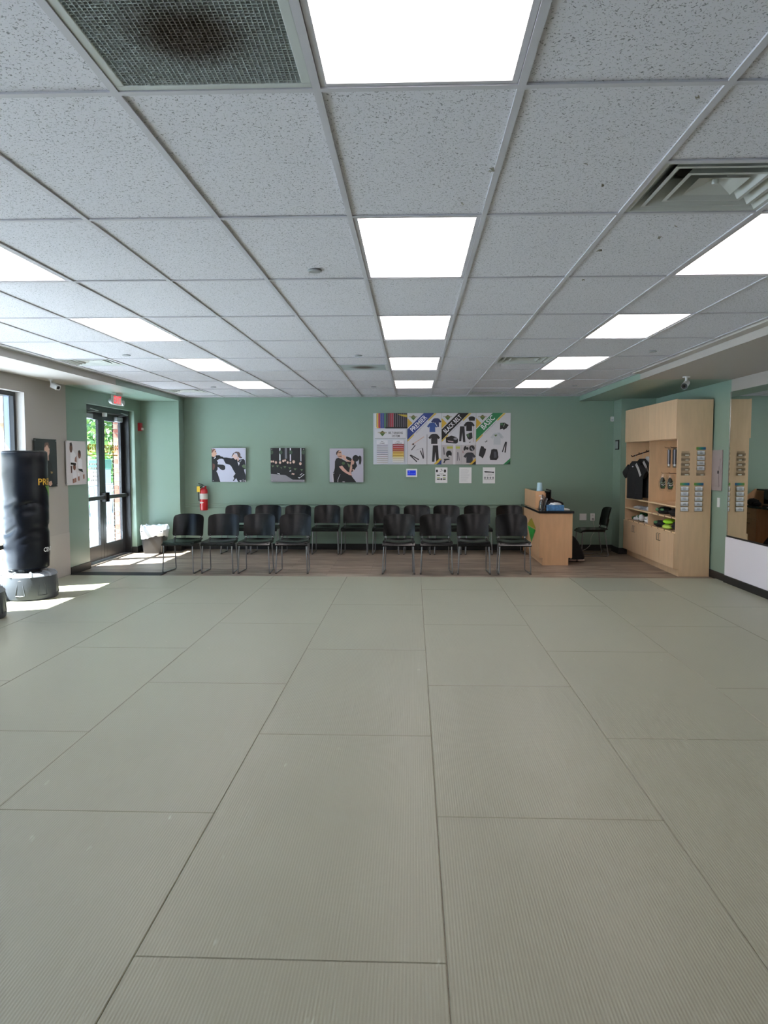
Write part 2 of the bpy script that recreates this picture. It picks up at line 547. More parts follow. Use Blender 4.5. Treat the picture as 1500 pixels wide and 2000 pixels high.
# baseboards
def base(name, segs):
    b = MB()
    for (x0, x1, y0, y1) in segs: b.box(x0, x1, y0, y1, WZ, 0.094, BLACKB)
    return b.build(name, kind='structure', bevel=0.003)
base('baseboard_back', [(-4.07, 3.50, YB-0.012, YB)])
base('baseboard_left', [(XL, XL+0.012, 10.53, DY0), (XL-0.1, XL+0.012, DY0-0.012, DY0+0.004), (XL-0.09, XL+0.012, DY1-0.004, DY1+0.008), (XL, XL+0.012, DY1, 13.41),
                        (XL, -4.058, 13.408, 13.42), (-4.07, -4.058, 13.408, YB)])
base('baseboard_right', [(XR-0.014, XR, 10.148, 10.70), (XR-0.036, XR, YF, 10.148), (3.488, 3.50, 13.22, YB), (3.488, 3.64, 13.218, 13.23)])
# ---- ceiling
ceil = B(XL-0.2, XR+0.2, YF-0.2, YB+0.2, CZ+0.30, CZ+0.42, SOFF).build('ceiling', kind='structure')
C0, RY0, TW, TL = -0.2889, 2.3908, 0.6096, 1.2192
def cx(c): return C0+c*TW
def ry(r): return RY0+r*TL
# soffits (left and right) with painted ends
so = MB()
so.box(XL, SL, YF, 10.52, SZ, CZ+0.28, SOFF); so.box(XL, SL, 10.52, 13.42, SZ, CZ+0.28, GREEN)
so.build('soffit', ceil)
so = MB()
so.box(SR, XR, YF, 10.10, SZ, CZ+0.28, BEIGE); so.box(SR, XR, 10.10, YB, SZ, CZ+0.28, GREEN)
so.build('soffit', ceil)
so = MB(); so.box(XL, SL+0.001, 13.42, YB, SZ+0.05, CZ+0.28, GREEN)
so.build('soffit', ceil)
B(SR-0.10, SR+0.002, YF, 10.10, CZ-0.012, CZ+0.01, SOFF).build('wall_angle', ceil)
lights = {(c, r) for c in (-4, 0, 3) for r in (-1, 1, 3, 5, 7)}
# half-cell fittings: (col,row,half) half 0 = nearer half
DIFF = {(2, 0, 1), (2, 5, 0), (-6, 5, 0), (-6, 8, 0), (2, 8, 1)}
RET = {(-1, -1, 1), (-1, 5, 1)}
tile_cache = {}
def tile_mesh(wd, ln):
    k = (round(wd, 3), round(ln, 3))
    if k not in tile_cache:
        o = MB().box(0, wd, 0, ln, 0, 0.015, TILE).build('ceiling_tile'); tile_cache[k] = o.data; bpy.data.objects.remove(o)
    return tile_cache[k]
xl = [SL]+[cx(c) for c in range(-6, 6)]+[SR-0.02]
colid = list(range(-7, 6))
rows = list(range(-6, 10))
for i, c in enumerate(colid):
    x0, x1 = xl[i], xl[i+1]
    for r in rows:
        y0, y1 = max(ry(r), YF), min(ry(r+1), YB)
        if y1-y0 < 0.05 or (c, r) in lights: continue
        spans = [(y0, y1)]
        ym = (ry(r)+ry(r+1))/2
        for h in (0, 1):
            if (c, r, h) in DIFF or (c, r, h) in RET:
                spans = [(ym, y1)] if h == 0 else [(y0, ym)]
        for a, b in spans:
            o = bpy.data.objects.new('ceiling_tile', tile_mesh(x1-x0-0.008, b-a-0.008))
            COL.objects.link(o); o.parent = ceil
            o.location = (x0+0.004, a+0.004, CZ+0.006+random.uniform(0, 0.0015))
def bar(x0, x1, y0, y1):
    z = CZ
    o = B(x0, x1, y0, y1, z-0.001, z+0.0055, GRID); zz = 0.04
    cxm, cym = (x0+x1)/2, (y0+y1)/2
    if x1-x0 > y1-y0: o.box(x0, x1, cym-0.001, cym+0.001, z+0.005, z+zz, GRID)
    else: o.box(cxm-0.001, cxm+0.001, y0, y1, z+0.005, z+zz, GRID)
    o.build('grid_bar', ceil)
for x in xl[1:-1]: bar(x-0.012, x+0.012, YF, YB)
bar(SL, SL+0.02, YF, YB); bar(SR-0.03, SR-0.005, YF, YB)
for r in rows:
    if ry(r) > YF+0.05:
        for i in range(len(xl)-1):
            bar(xl[i]+0.012, xl[i+1]-0.012, ry(r)-0.012, ry(r)+0.012)
for (c, r, h) in DIFF | RET:
    ym = (ry(r)+ry(r+1))/2
    bar(cx(c)+0.012, cx(c+1)-0.012, ym-0.012, ym+0.012)
bar(SL, SR, YB-0.02, YB)
# small torn flakes hanging from the tiles
for (x, y) in [(0.763, 3.235), (0.864, 2.484), (0.644, 3.003), (0.982, 4.224), (1.047, 4.894), (1.244, 3.809), (1.231, 3.996), (0.215, 3.44), (0.30, 3.05)]:
    mb = MB(); s = random.uniform(0.008, 0.018)
    for k in range(2):
        pts = [(x+random.uniform(-s, s), y+random.uniform(-s, s), CZ+0.006-random.uniform(0, 0.012)) for _ in range(5)]
        mb.add(pts, [(0, 1, 2), (0, 2, 3), (1, 3, 4), (0, 1, 3)], M('torn tile flake', '#8c887c', 0.9))
    mb.build('tile_flake', ceil)
# ---- light panels
PANEL = M('lit diffuser', '#ffffff', 0.5, emit=('#fff3f0', PANEL_EMIT))
colname = {-4: 'left', 0: 'centre', 3: 'right'}
rown = {-3: 'behind the camera', -1: 'closest to the camera', 1: 'second from the camera', 3: 'third from the camera', 5: 'fourth from the camera', 7: 'farthest, by the back wall'}
first = None
for c in (-4, 0, 3):
    for r in (-1, 1, 3, 5, 7):
        lab = 'lit white ceiling panel light, %s file, %s' % (colname[c], rown[r])
        loc = (cx(c)+TW/2, ry(r)+TL/2, CZ)
        if first is None:
            first = thing('ceiling_light', lab, 'ceiling light', loc, 'lit panels in the ceiling grid')
            x0, x1, y0, y1 = cx(c)+0.014, cx(c+1)-0.014, ry(r)+0.014, ry(r+1)-0.014
            f = MB(); e = 0.018
            f.box(x0, x1, y0, y0+e, CZ+0.003, CZ+0.04, GRID); f.box(x0, x1, y1-e, y1, CZ+0.003, CZ+0.04, GRID)
            f.box(x0, x0+e, y0+e, y1-e, CZ+0.003, CZ+0.04, GRID); f.box(x1-e, x1, y0+e, y1-e, CZ+0.003, CZ+0.04, GRID)
            f.box(x0, x1, y0, y1, CZ+0.04, CZ+0.06, GRID)
            f.build('frame', first)
            B(x0+e, x1-e, y0+e, y1-e, CZ+0.008, CZ+0.012, PANEL).build('diffuser', first)
        else:
            dup(first, loc, lab)
# ---- supply diffusers
DG = M('grey enamel diffuser', '#bbbeba', 0.4)
dn = {(2, 0, 1): 'square louvred ceiling air diffuser nearest the camera at the right', (2, 5, 0): 'square air diffuser beside the fourth light of the right file',
      (-6, 5, 0): 'square air diffuser near the left soffit above the standing bag', (-6, 8, 0): 'square air diffuser near the left soffit above the glass doors', (2, 8, 1): 'small far air diffuser by the back wall above the banners'}
def ringq(mb, cxx, cyy, h0, z0, h1, z1, m):
    a = [(cxx+sx*h0, cyy+sy*h0, z0) for sx, sy in ((-1, -1), (1, -1), (1, 1), (-1, 1))]
    b = [(cxx+sx*h1, cyy+sy*h1, z1) for sx, sy in ((-1, -1), (1, -1), (1, 1), (-1, 1))]
    mb.add(a+b, [(0, 1, 5, 4), (1, 2, 6, 5), (2, 3, 7, 6), (3, 0, 4, 7)], m)
for (c, r, h) in sorted(DIFF):
    xc = cx(c)+TW/2; y0 = ry(r)+h*TL/2; yc = y0+TL/4; H = 0.292
    t = thing('air_diffuser', dn[(c, r, h)], 'air vent', (xc, yc, CZ), 'square air diffusers in the ceiling')
    f = MB(); ringq(f, xc, yc, H, CZ+0.004, H-0.02, CZ+0.004, DG); ringq(f, xc, yc, H-0.02, CZ+0.004, H-0.14, CZ+0.11, DG)
    f.build('frame', t)
    f = MB()
    f.lathe([(0.165, 0.10), (0.165, 0.20)], (xc, yc, CZ), M('duct dark', '#1a1b1e', 0.6), 28)
    f.box(xc-H, xc+H, yc-H, yc+H, CZ+0.112, CZ+0.118, M('duct dark', '#1a1b1e', 0.6))
    f.build('duct', t)
    for hh, lab in ((0.235, 'cone'), (0.165, 'cone')):
        f = MB(); z = CZ+0.008
        ringq(f, xc, yc, hh, z, hh-0.016, z-0.001, DG); ringq(f, xc, yc, hh-0.016, z, hh-0.10, z+0.085, DG); ringq(f, xc, yc, hh, z, hh-0.085, z+0.088, DG)
        f.build('cone', t)
    f = MB()
    f.add([(xc-0.1, yc-0.1, CZ+0.012), (xc+0.1, yc-0.1, CZ+0.012), (xc+0.1, yc+0.1, CZ+0.012), (xc-0.1, yc+0.1, CZ+0.012), (xc, yc, CZ+0.045)],
          [(0, 1, 4), (1, 2, 4), (2, 3, 4), (3, 0, 4)], M('pale diffuser plate', '#b7bab6', 0.35))
    f.build('centre_plate', t)
    MB().lathe([(0.001, 0.020), (0.012, 0.021), (0.014, 0.028), (0.012, 0.04)], (xc, yc, CZ), DG, 12).build('screw_cap', t, smooth=40)
# ---- return grilles
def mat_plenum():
    m, nt, b = new_mat('plenum with brown centre')
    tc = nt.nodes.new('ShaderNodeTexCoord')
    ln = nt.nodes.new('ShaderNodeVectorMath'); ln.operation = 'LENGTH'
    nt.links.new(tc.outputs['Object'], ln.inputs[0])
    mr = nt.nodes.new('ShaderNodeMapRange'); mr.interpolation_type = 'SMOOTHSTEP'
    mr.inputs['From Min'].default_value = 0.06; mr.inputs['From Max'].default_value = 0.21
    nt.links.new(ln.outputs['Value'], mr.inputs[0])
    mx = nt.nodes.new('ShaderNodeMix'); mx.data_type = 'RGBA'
    mx.inputs[6].default_value = lin('#3a332c'); mx.inputs[7].default_value = lin('#8d9590')  # dark brown in the middle, running out to grey
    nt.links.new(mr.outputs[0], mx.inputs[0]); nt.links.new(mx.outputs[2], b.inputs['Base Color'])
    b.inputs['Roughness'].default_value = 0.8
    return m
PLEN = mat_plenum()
CRATE = PLEN.copy(); CRATE.name = 'egg crate with brown centre'
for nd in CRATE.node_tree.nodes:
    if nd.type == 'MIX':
        nd.inputs[6].default_value = lin('#5b5148'); nd.inputs[7].default_value = lin('#a9b0ad')  # same dark middle on the blades, in paler tones
RG = M('grille enamel', '#c3c8c5', 0.45)
rn = {(-1, -1, 1): 'large egg-crate return air grille nearest the camera with a dark round centre', (-1, 5, 1): 'far egg-crate return air grille left of the centre lights'}
for (c, r, h) in sorted(RET):
    x0, x1 = cx(c)+0.013, cx(c+1)-0.013; y0 = ry(r)+h*TL/2+0.013; y1 = y0+TL/2-0.026
    t = thing('return_grille', rn[(c, r, h)], 'air vent', ((x0+x1)/2, (y0+y1)/2, CZ), 'egg-crate return grilles in the ceiling')
    f = MB(); e = 0.028
    for a in ((x0, x1, y0, y0+e), (x0, x1, y1-e, y1), (x0, x0+e, y0+e, y1-e), (x1-e, x1, y0+e, y1-e)): f.box(*a, CZ+0.002, CZ+0.02, RG)
    f.build('frame', t, bevel=0.002)
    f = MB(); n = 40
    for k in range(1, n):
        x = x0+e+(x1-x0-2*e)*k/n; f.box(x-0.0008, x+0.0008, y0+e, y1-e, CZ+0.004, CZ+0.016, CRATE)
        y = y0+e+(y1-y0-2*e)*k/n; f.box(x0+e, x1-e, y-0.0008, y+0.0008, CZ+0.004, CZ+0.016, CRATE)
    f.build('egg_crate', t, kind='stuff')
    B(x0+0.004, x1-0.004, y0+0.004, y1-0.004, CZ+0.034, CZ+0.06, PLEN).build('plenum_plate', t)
# ---- sprinkler caps
sp = [(-0.576, 4.604, 'nearest the camera'), (-3.035, 8.198, 'between the left lights and the left soffit'), (-0.582, 8.321, 'in front of the far return grille'),
      (2.448, 8.111, 'near the right soffit'), (-0.596, 11.867, 'behind the far return grille'), (-3.033, 11.789, 'near the far left light'), (2.415, 11.801, 'near the far right light')]
sp0 = None
for x, y, wd in sp:
    lab = 'flat round white sprinkler cap %s' % wd
    if sp0 is None:
        sp0 = thing('sprinkler_cap', lab, 'sprinkler', (x, y, CZ+0.006), 'concealed sprinkler caps in the ceiling')
        MB().lathe([(0.001, -0.012), (0.036, -0.012), (0.042, -0.008), (0.042, -0.004), (0.036, -0.003), (0.034, 0.0)], (x, y, CZ+0.006), M('cap grey', '#9c9fa2', 0.4), 24).build('cover_plate', sp0, smooth=30)
    else: dup(sp0, (x, y, CZ+0.006), lab)

# ============================================================ WINDOWS AND DOOR
def storefront(name, y0, y1, mulls, lab=None):
    t = bpy.data.objects.new(name, None); COL.objects.link(t); t.location = (-4.9, (y0+y1)/2, 0.06); t['kind'] = 'structure'
    xa, xb = -4.99, -4.86
    f = MB(); z0, z1 = 0.06, OT
    f.box(xa, xb, y0, y0+0.05, z0, z1, DARKAL); f.box(xa, xb, y1-0.05, y1, z0, z1, DARKAL)
    f.box(xa, xb, y0+0.05, y1-0.05, z1-0.05, z1, DARKAL); f.box(xa, xb, y0+0.05, y1-0.05, z0, z0+0.06, DARKAL)
    f.build('frame', t)
    f = MB(); f.box(xa+0.01, -4.915, y1-0.053, y1-0.05, z0+0.06, z1-0.05, GREYAL); f.build('outer_reveal', t)
    ys = [y0+0.05]+mulls+[y1-0.05]
    for m in mulls: B(xa, xb, m-0.025, m+0.025, z0+0.06, z1-0.05, DARKAL).build('mullion', t)
    for a, b in zip(ys[:-1], ys[1:]):
        a2 = a+(0.025 if a in mulls else 0); b2 = b-(0.025 if b in mulls else 0)
        B(xa, xb, a2, b2, 0.525, 0.575, DARKAL).build('transom', t)
        B(-4.935, -4.929, a2, b2, 0.12, 0.525, GLASS).build('pane', t)
        B(-4.935, -4.929, a2, b2, 0.575, OT-0.05, GLASS).build('pane', t)
    return t
storefront('window_1', WY0, WY1, [])
storefront('window_2', 4.0, 6.6, [])
storefront('window_3', -0.8, 1.4, [])  # out of view; put in and sized to lift light on the near ceiling
# double glass door
dr = bpy.data.objects.new('door_1', None); COL.objects.link(dr); dr.location = (-4.93, 12.16, WZ); dr['kind'] = 'structure'
xa, xb = -4.995, -4.83
f = MB()
f.box(xa, xb, DY0, DY0+0.05, WZ, OT, DARKAL); f.box(xa, xb, DY1-0.05, DY1, WZ, OT, DARKAL); f.box(xa, xb, DY0+0.05, DY1-0.05, 2.33, OT, DARKAL)
f.build('frame', dr, bevel=0.002)
B(xa, xb+0.02, DY0+0.05, DY1-0.05, WZ, 0.004, STEEL).build('threshold', dr)
mid = 12.155
for k, (a, b) in enumerate(((DY0+0.053, mid-0.003), (mid+0.003, DY1-0.053))):
    lf = MB(); x0, x1 = -4.972, -4.928; st = 0.115
    lf.box(x0, x1, a, a+st, 0.01, 2.325, DARKAL); lf.box(x0, x1, b-st, b, 0.01, 2.325, DARKAL)
    lf.box(x0, x1, a+st, b-st, 2.212, 2.325, DARKAL); lf.box(x0, x1, a+st, b-st, 0.01, 0.245, DARKAL)
    leaf = lf.build('door_leaf', dr, bevel=0.002)
    B(-4.953, -4.947, a+st, b-st, 0.245, 2.212, GLASS).build('glass_pane', leaf)
    pb = MB()
    pb.box(-4.915, -4.865, a+0.03, b-0.02, 0.962, 1.022, DARKAL)
    ye = b-0.02 if k == 0 else a+0.02
    pb.box(-4.93, -4.85, ye-0.06, ye+0.06, 0.92, 1.07, BLACKM)
    pb.build('push_bar', leaf, bevel=0.004)
    # closer: grey box and arm
    yc = a+0.20 if k == 0 else b-0.42
    cl = MB(); cl.box(-4.925, -4.865, yc, yc+0.26, 2.215, 2.29, M('closer grey', '#8f9398', 0.4))
    cl.build('door_closer', leaf, bevel=0.006)
    ar = MB(); ar.tube([(-4.89, yc+0.13, 2.30), (-4.80, yc+0.3, 2.335), (-4.82, yc+0.05, 2.355)], 0.008, STEEL)
    ar.build('closer_arm', leaf)
    # printed lettering on the outside of the glass, seen from behind
    g = MB()
    def bit(y0, y1, z0, z1, m): g.box(-4.9462, -4.9460, y0, y1, z0, z1, m)
    yg = a+st; gold = M('gold vinyl lettering', '#c9a83a', 0.5); wv = M('white vinyl lettering', '#eef2f2', 0.5)
    vs, fs = text_faces('PREMIER'); wdt = 0.58
    g.add([(-4.9461, yg+0.03+(1-u)*wdt, 1.70+v*0.13) for u, v in vs], fs, gold)
    g.box(-4.9462, -4.9460, yg+0.06, yg+0.58, 1.655, 1.67, gold)
    if k == 0:
        z = 1.52
        for ln in (5, 4, 3, 3, 4):
            y = b-st-0.05
            for q in range(ln):
                L_ = random.uniform(0.03, 0.06); bit(y-L_, y, z-0.014, z+0.014, wv); y -= L_+0.015
            z -= 0.062
    g.build('vinyl_lettering', leaf)
MB().box(-4.90, -4.84, mid-0.03, mid+0.03, 2.27, 2.35, WHITE).build('door_contact', dr, bevel=0.004)
# black transition strip / mat edge by the door
tag(MB().prism([(YM+0.004, WZ), (YM+0.33, WZ), (YM+0.31, WZ+0.012), (YM+0.01, WZ+0.014)], 'x', XL+0.02, -3.48, M('black ramp rubber', '#0a0a0c', 0.7)).build('transition_strip'),
    'flat black rubber strip on the wood floor in front of the doors', 'floor strip')

# ============================================================ CHAIRS
def make_chair():
    t = thing('stacking_chair', '', 'chair', (0, 0, 0), 'black stacking chairs')
    # seat: dished surface with waterfall front
    W = 0.455; nx, ny = 14, 12
    def seat_pt(i, j, top):
        u = i/nx*2-1; v = j/ny
        y = -0.235+v*0.45
        hw = W/2*(1-0.06*v)
        zz = 0.452-0.022*(1-abs(u)**2.2)*(math.sin(PI*min(1, v*1.05))**0.7)
        if v < 0.2: zz -= 0.045*((0.2-v)/0.2)**2
        if v > 0.9: zz += 0.012*((v-0.9)/0.1)
        return (u*hw, y, zz if top else zz-0.014)
    vs = []; fs = []
    for top in (1, 0):
        for j in range(ny+1):
            for i in range(nx+1): vs.append(seat_pt(i, j, top))
    n1 = (nx+1)*(ny+1)
    for j in range(ny):
        for i in range(nx):
            a = j*(nx+1)+i; q = (a, a+1, a+nx+2, a+nx+1)
            fs.append(q); fs.append(tuple(n1+k for k in q[::-1]))
    bd = [j*(nx+1)+i for j, i in [(0, i) for i in range(nx)]+[(j, nx) for j in range(ny)]+[(ny, i) for i in range(nx, 0, -1)]+[(j, 0) for j in range(ny, 0, -1)]]
    for a, b in zip(bd, bd[1:]+bd[:1]): fs.append((a, b, n1+b, n1+a))
    s = MB(); s.add(vs, fs, BLK); s.build('seat', t, smooth=50)
    s = MB()
    s.box(-0.205, 0.205, -0.215, -0.19, 0.395, 0.425, BLK); s.box(-0.215, -0.185, -0.21, 0.17, 0.41, 0.435, BLK); s.box(0.185, 0.215, -0.21, 0.17, 0.41, 0.435, BLK)
    s.build('seat_rim', t, bevel=0.004)
    # backrest: outline grid bent about a vertical axis
    nx, nz = 16, 12; z0, z1 = 0.497, 0.812
    vs = []; fs = []
    def back_pt(i, j, fr):
        u = i/nx*2-1; v = j/nz
        hw = 0.228
        # rounded top corners
        rc = 0.075; z = z0+v*(z1-z0)
        if z > z1-rc: hw = hw-rc+math.sqrt(max(rc*rc-(z-(z1-rc))**2, 0))
        if z < z0+0.02: hw -= 0.006
        x = u*hw
        crown = -0.006*(abs(u)**2)*(1 if v > 0.95 else 0)
        y = 0.185+0.05*(1-(x/0.23)**2)+0.045*v+0.02*v*v
        return (x, y+(0 if fr else 0.012), z+crown)
    for fr in (1, 0):
        for j in range(nz+1):
            for i in range(nx+1): vs.append(back_pt(i, j, fr))
    n1 = (nx+1)*(nz+1)
    for j in range(nz):
        for i in range(nx):
            a = j*(nx+1)+i; q = (a, a+1, a+nx+2, a+nx+1)
            fs.append(q); fs.append(tuple(n1+k for k in q[::-1]))
    bd = [j*(nx+1)+i for j, i in [(0, i) for i in range(nx)]+[(j, nx) for j in range(nz)]+[(nz, i) for i in range(nx, 0, -1)]+[(j, 0) for j in range(nz, 0, -1)]]
    for a, b in zip(bd, bd[1:]+bd[:1]): fs.append((a, b, n1+b, n1+a))
    s = MB(); s.add(vs, fs, BLK); s.build('backrest', t, smooth=50)
    for sx in (-1, 1):
        s = MB()
        s.tube([(sx*0.205, -0.195, 0.425), (sx*0.222, -0.215, 0.009), (sx*0.200, 0.235, 0.009), (sx*0.190, 0.165, 0.43)], 0.009, GUN, 8, 0.03)
        s.build('sled_leg', t, smooth=50)
        s = MB()
        s.tube([(sx*0.190, 0.165, 0.425), (sx*0.195, 0.205, 0.49), (sx*0.195, 0.235, 0.62)], 0.010, M('black post', '#101114', 0.4), 8, 0.02)
        s.build('back_post', t, smooth=50)
        s = MB(); s.lathe([(0.011, 0), (0.011, 0.012)], (sx*0.192, 0.188, 0.478), STEEL, 10); s.build('bracket', t)
        s = MB(); s.box(sx*0.222-0.012, sx*0.222+0.012, -0.20, -0.17, -0.001, 0.012, BLACKM); s.build('glide', t)
    MB().tube([(-0.2, -0.16, 0.40), (0.2, -0.16, 0.40)], 0.008, GUN).build('stretcher', t)
    MB().tube([(-0.19, 0.14, 0.415), (0.19, 0.14, 0.415)], 0.008, GUN).build('stretcher', t)
    return t
chair0 = make_chair(); used = [False]
def place(x, y, rz, lab, group):
    if not used[0]:
        used[0] = True; o = chair0; o.location = (x, y, WZ+0.001); o.rotation_euler = (0, 0, rz); o['label'] = lab; o['group'] = group
        return o
    return dup(chair0, (x, y, WZ+0.001), lab, rz, group)
ordn = ['first', 'second', 'third', 'fourth', 'fifth', 'sixth', 'seventh', 'eighth', 'ninth', 'tenth']
fx = [-3.291, -2.756, -2.237, -1.709, -0.205, 0.323, 0.853, 1.414]
fla = ['at the left end of the front row beside the trash can', 'second from left in the front row, under the boxing photo', 'third from left in the front row, left of the aisle end',
       'fourth from left in the front row, left of the gap', 'fifth from left in the front row, just right of the gap', 'sixth from left in the front row, under the thermostat',
       'seventh from left in the front row, second from its right end', 'at the right end of the front row beside the desk']
for i, x in enumerate(fx):
    place(x+0.01, 10.92+0.01*i, R([-4, 1, 0, 1, 0, 1, -1, 0][i]), 'black plastic chair '+fla[i], 'front row of black chairs')
bx = [-3.036, -2.519, -1.995, -1.48, -0.981, -0.452, 0.075, 0.588, 1.113, 1.666]
bla = ['at the left end of the back row near the fire extinguisher', 'second from left in the back row, partly hidden', 'third from left in the back row, partly hidden', 'fourth from left in the back row, fully seen in the gap',
       'fifth from left in the back row, fully seen in the gap', 'sixth from left in the back row, half hidden', 'seventh from left in the back row', 'eighth from left in the back row', 'ninth from left in the back row',
       'at the right end of the back row against the desk']
for i, x in enumerate(bx):
    place(x, 13.19, R([2, 0, 0, 1, -1, 0, 0, 1, 0, -1][i]), 'black plastic chair '+bla[i], 'back row of black chairs')
place(2.985, 13.02, R(-88), 'black plastic chair standing alone in profile behind the desk', 'chair behind the desk')
print('PART1 done')

# ============================================================ OUTSIDE
og = MB(); og.box(-40, XL-0.25, -30, 60, -0.3, -0.10, M('pale concrete paving', '#b2bdcd', 0.8, vary=(0.6, 0.08)))
og.box(-7.2, XL-0.25, -10, 20, -0.10, -0.06, M('pale walkway', '#c2cddd', 0.8, vary=(2, 0.05)))
og.build('ground', kind='structure')
B(XL-0.95, XL-0.25, -8, 16.5, 3.0, 3.12, DARKAL).build('trim_2', kind='structure')
BR = [M('brick red', '#7a4236', 0.85), M('brick tan', '#8a5a4a', 0.85), M('brick pale', '#a07c6a', 0.85)]
MORT = M('pale mortar', '#9f9a90', 0.9)
def brick_pier(lab, x0, x1, y0, y1, BR=BR):
    t = thing('brick_pier', lab, 'pillar', ((x0+x1)/2, (y0+y1)/2, -0.06))
    B(x0+0.008, x1, y0+0.008, y1-0.008, -0.06, 3.0, MORT).build('mortar_core', t)
    f = MB(); z = -0.05; k = 0
    while z < 2.95:
        off = 0.1 if k % 2 else 0.0
        x = x0-off
        while x < x1:
            a, b = max(x, x0), min(x+0.19, x1)
            if b-a > 0.02: f.box(a, b, y0, y0+0.02, z, z+0.064, random.choice(BR))
            x += 0.2
        y = y0-off
        while y < y1:
            a, b = max(y, y0), min(y+0.19, y1)
            if b-a > 0.02: f.box(x0, x0+0.02, a, b, z, z+0.064, random.choice(BR))
            y += 0.2
        z += 0.075; k += 1
    f.build('brickwork', t, kind='stuff')
brick_pier('sunlit brick pier outside between the window and the glass doors', -5.42, -5.0, 9.46, 10.95, [M('stone cream', '#9a8872', 0.85), M('stone buff', '#866f58', 0.85), M('stone pale', '#b0a48e', 0.85)])
brick_pier('sunlit brick pier outside just right of the glass doors', -5.175, -5.0, 13.22, 14.6)
# railing
RAIL = M('pale painted railing', '#7d8286', 0.5)
t = thing('metal_railing', 'pale metal railing with thin upright bars outside the glass doors', 'railing', (-6.9, 15, -0.06))
MB().tube([(-6.9, 10.5, 1.02), (-6.9, 21, 1.02)], 0.022, RAIL).build('top_rail', t)
MB().tube([(-6.9, 10.5, 0.10), (-6.9, 21, 0.10)], 0.018, RAIL).build('bottom_rail', t)
y = 10.5; k = 0
while y <= 21:
    if k % 12 == 0: B(-6.925, -6.875, y-0.025, y+0.025, -0.06, 1.08, RAIL).build('post', t)
    else: B(-6.908, -6.892, y-0.008, y+0.008, 0.10, 1.02, RAIL).build('baluster', t)
    y += 0.125; k += 1
# second bit of pale structure beyond: low wall
tag(B(-10.2, -9.9, 12, 34, -0.1, 0.55, M('pale kerb stone', '#86827a', 0.8)).build('low_wall'), 'long low pale stone wall beyond the railing outside', 'wall')
# parked sign box
t = thing('utility_box', 'pale upright box with green top outside, seen through the right door', 'box', (-8.0, 19.6, -0.1))
B(-8.2, -7.8, 19.4, 19.8, -0.1, 1.35, M('pale grey box', '#868e98', 0.5)).build('body', t, bevel=0.01)
B(-8.22, -7.78, 19.38, 19.82, 1.35, 1.6, M('teal green lid', '#2f6a5a', 0.5)).build('lid', t, bevel=0.02)
# trees
def tree(x, y, h, r, lab, cols, seed, n=2600):
    random.seed(seed)
    t = thing('leafy_tree', lab, 'tree', (x, y, -0.1), 'trees outside the glass doors')
    MB().tube([(x, y, -0.1), (x+0.1, y, h*0.3), (x, y+0.1, h*0.7)], [0.14, 0.11, 0.05], M('bark', '#5d5045', 0.9)).build('trunk', t, smooth=60)
    lobes = [(x+random.uniform(-r, r)*0.6, y+random.uniform(-r, r)*0.6, h*random.uniform(0.22, 0.9), r*random.uniform(0.4, 0.65)) for _ in range(14)]
    ms = [M('leaf '+c, c, 0.6) for c in cols]
    f = MB()
    for _ in range(n):
        lx, ly, lz, lr = random.choice(lobes)
        d = Vector((random.gauss(0, 1), random.gauss(0, 1), random.gauss(0, 1))).normalized()*lr*random.uniform(0.6, 1.05)
        c = Vector((lx, ly, lz))+d
        if c.z < 0.15: continue
        a = Vector((random.gauss(0, 1), random.gauss(0, 1), random.gauss(0, 0.6))).normalized(); b = a.cross(Vector((random.gauss(0, 1), random.gauss(0, 1), random.gauss(0, 1)))).normalized()
        s = random.uniform(0.07, 0.15)
        f.add([c-a*s, c+b*s*0.5, c+a*s, c-b*s*0.5], [(0, 1, 2, 3)], random.choice(ms))
    f.build('foliage', t, kind='stuff')
tree(-8.9, 21.8, 5.2, 1.5, 'bright green bushy tree nearest outside the glass doors', ['#527a26', '#6f9236', '#3b6a30'], 3, 3000)
tree(-11.0, 26.6, 6.4, 2.0, 'darker green tree behind the bright bushy one outside', ['#295838', '#3c6a3e', '#1f4a32'], 5)
tree(-12.6, 21.4, 6.0, 1.9, 'blue green tree at the far left of the door view', ['#2a5a42', '#356a48', '#204c38'], 8)
tree(-14.6, 31.5, 7.5, 2.3, 'tallest tree, farthest outside behind the others', ['#285238', '#34623c'], 11, 3200)
random.seed(21)

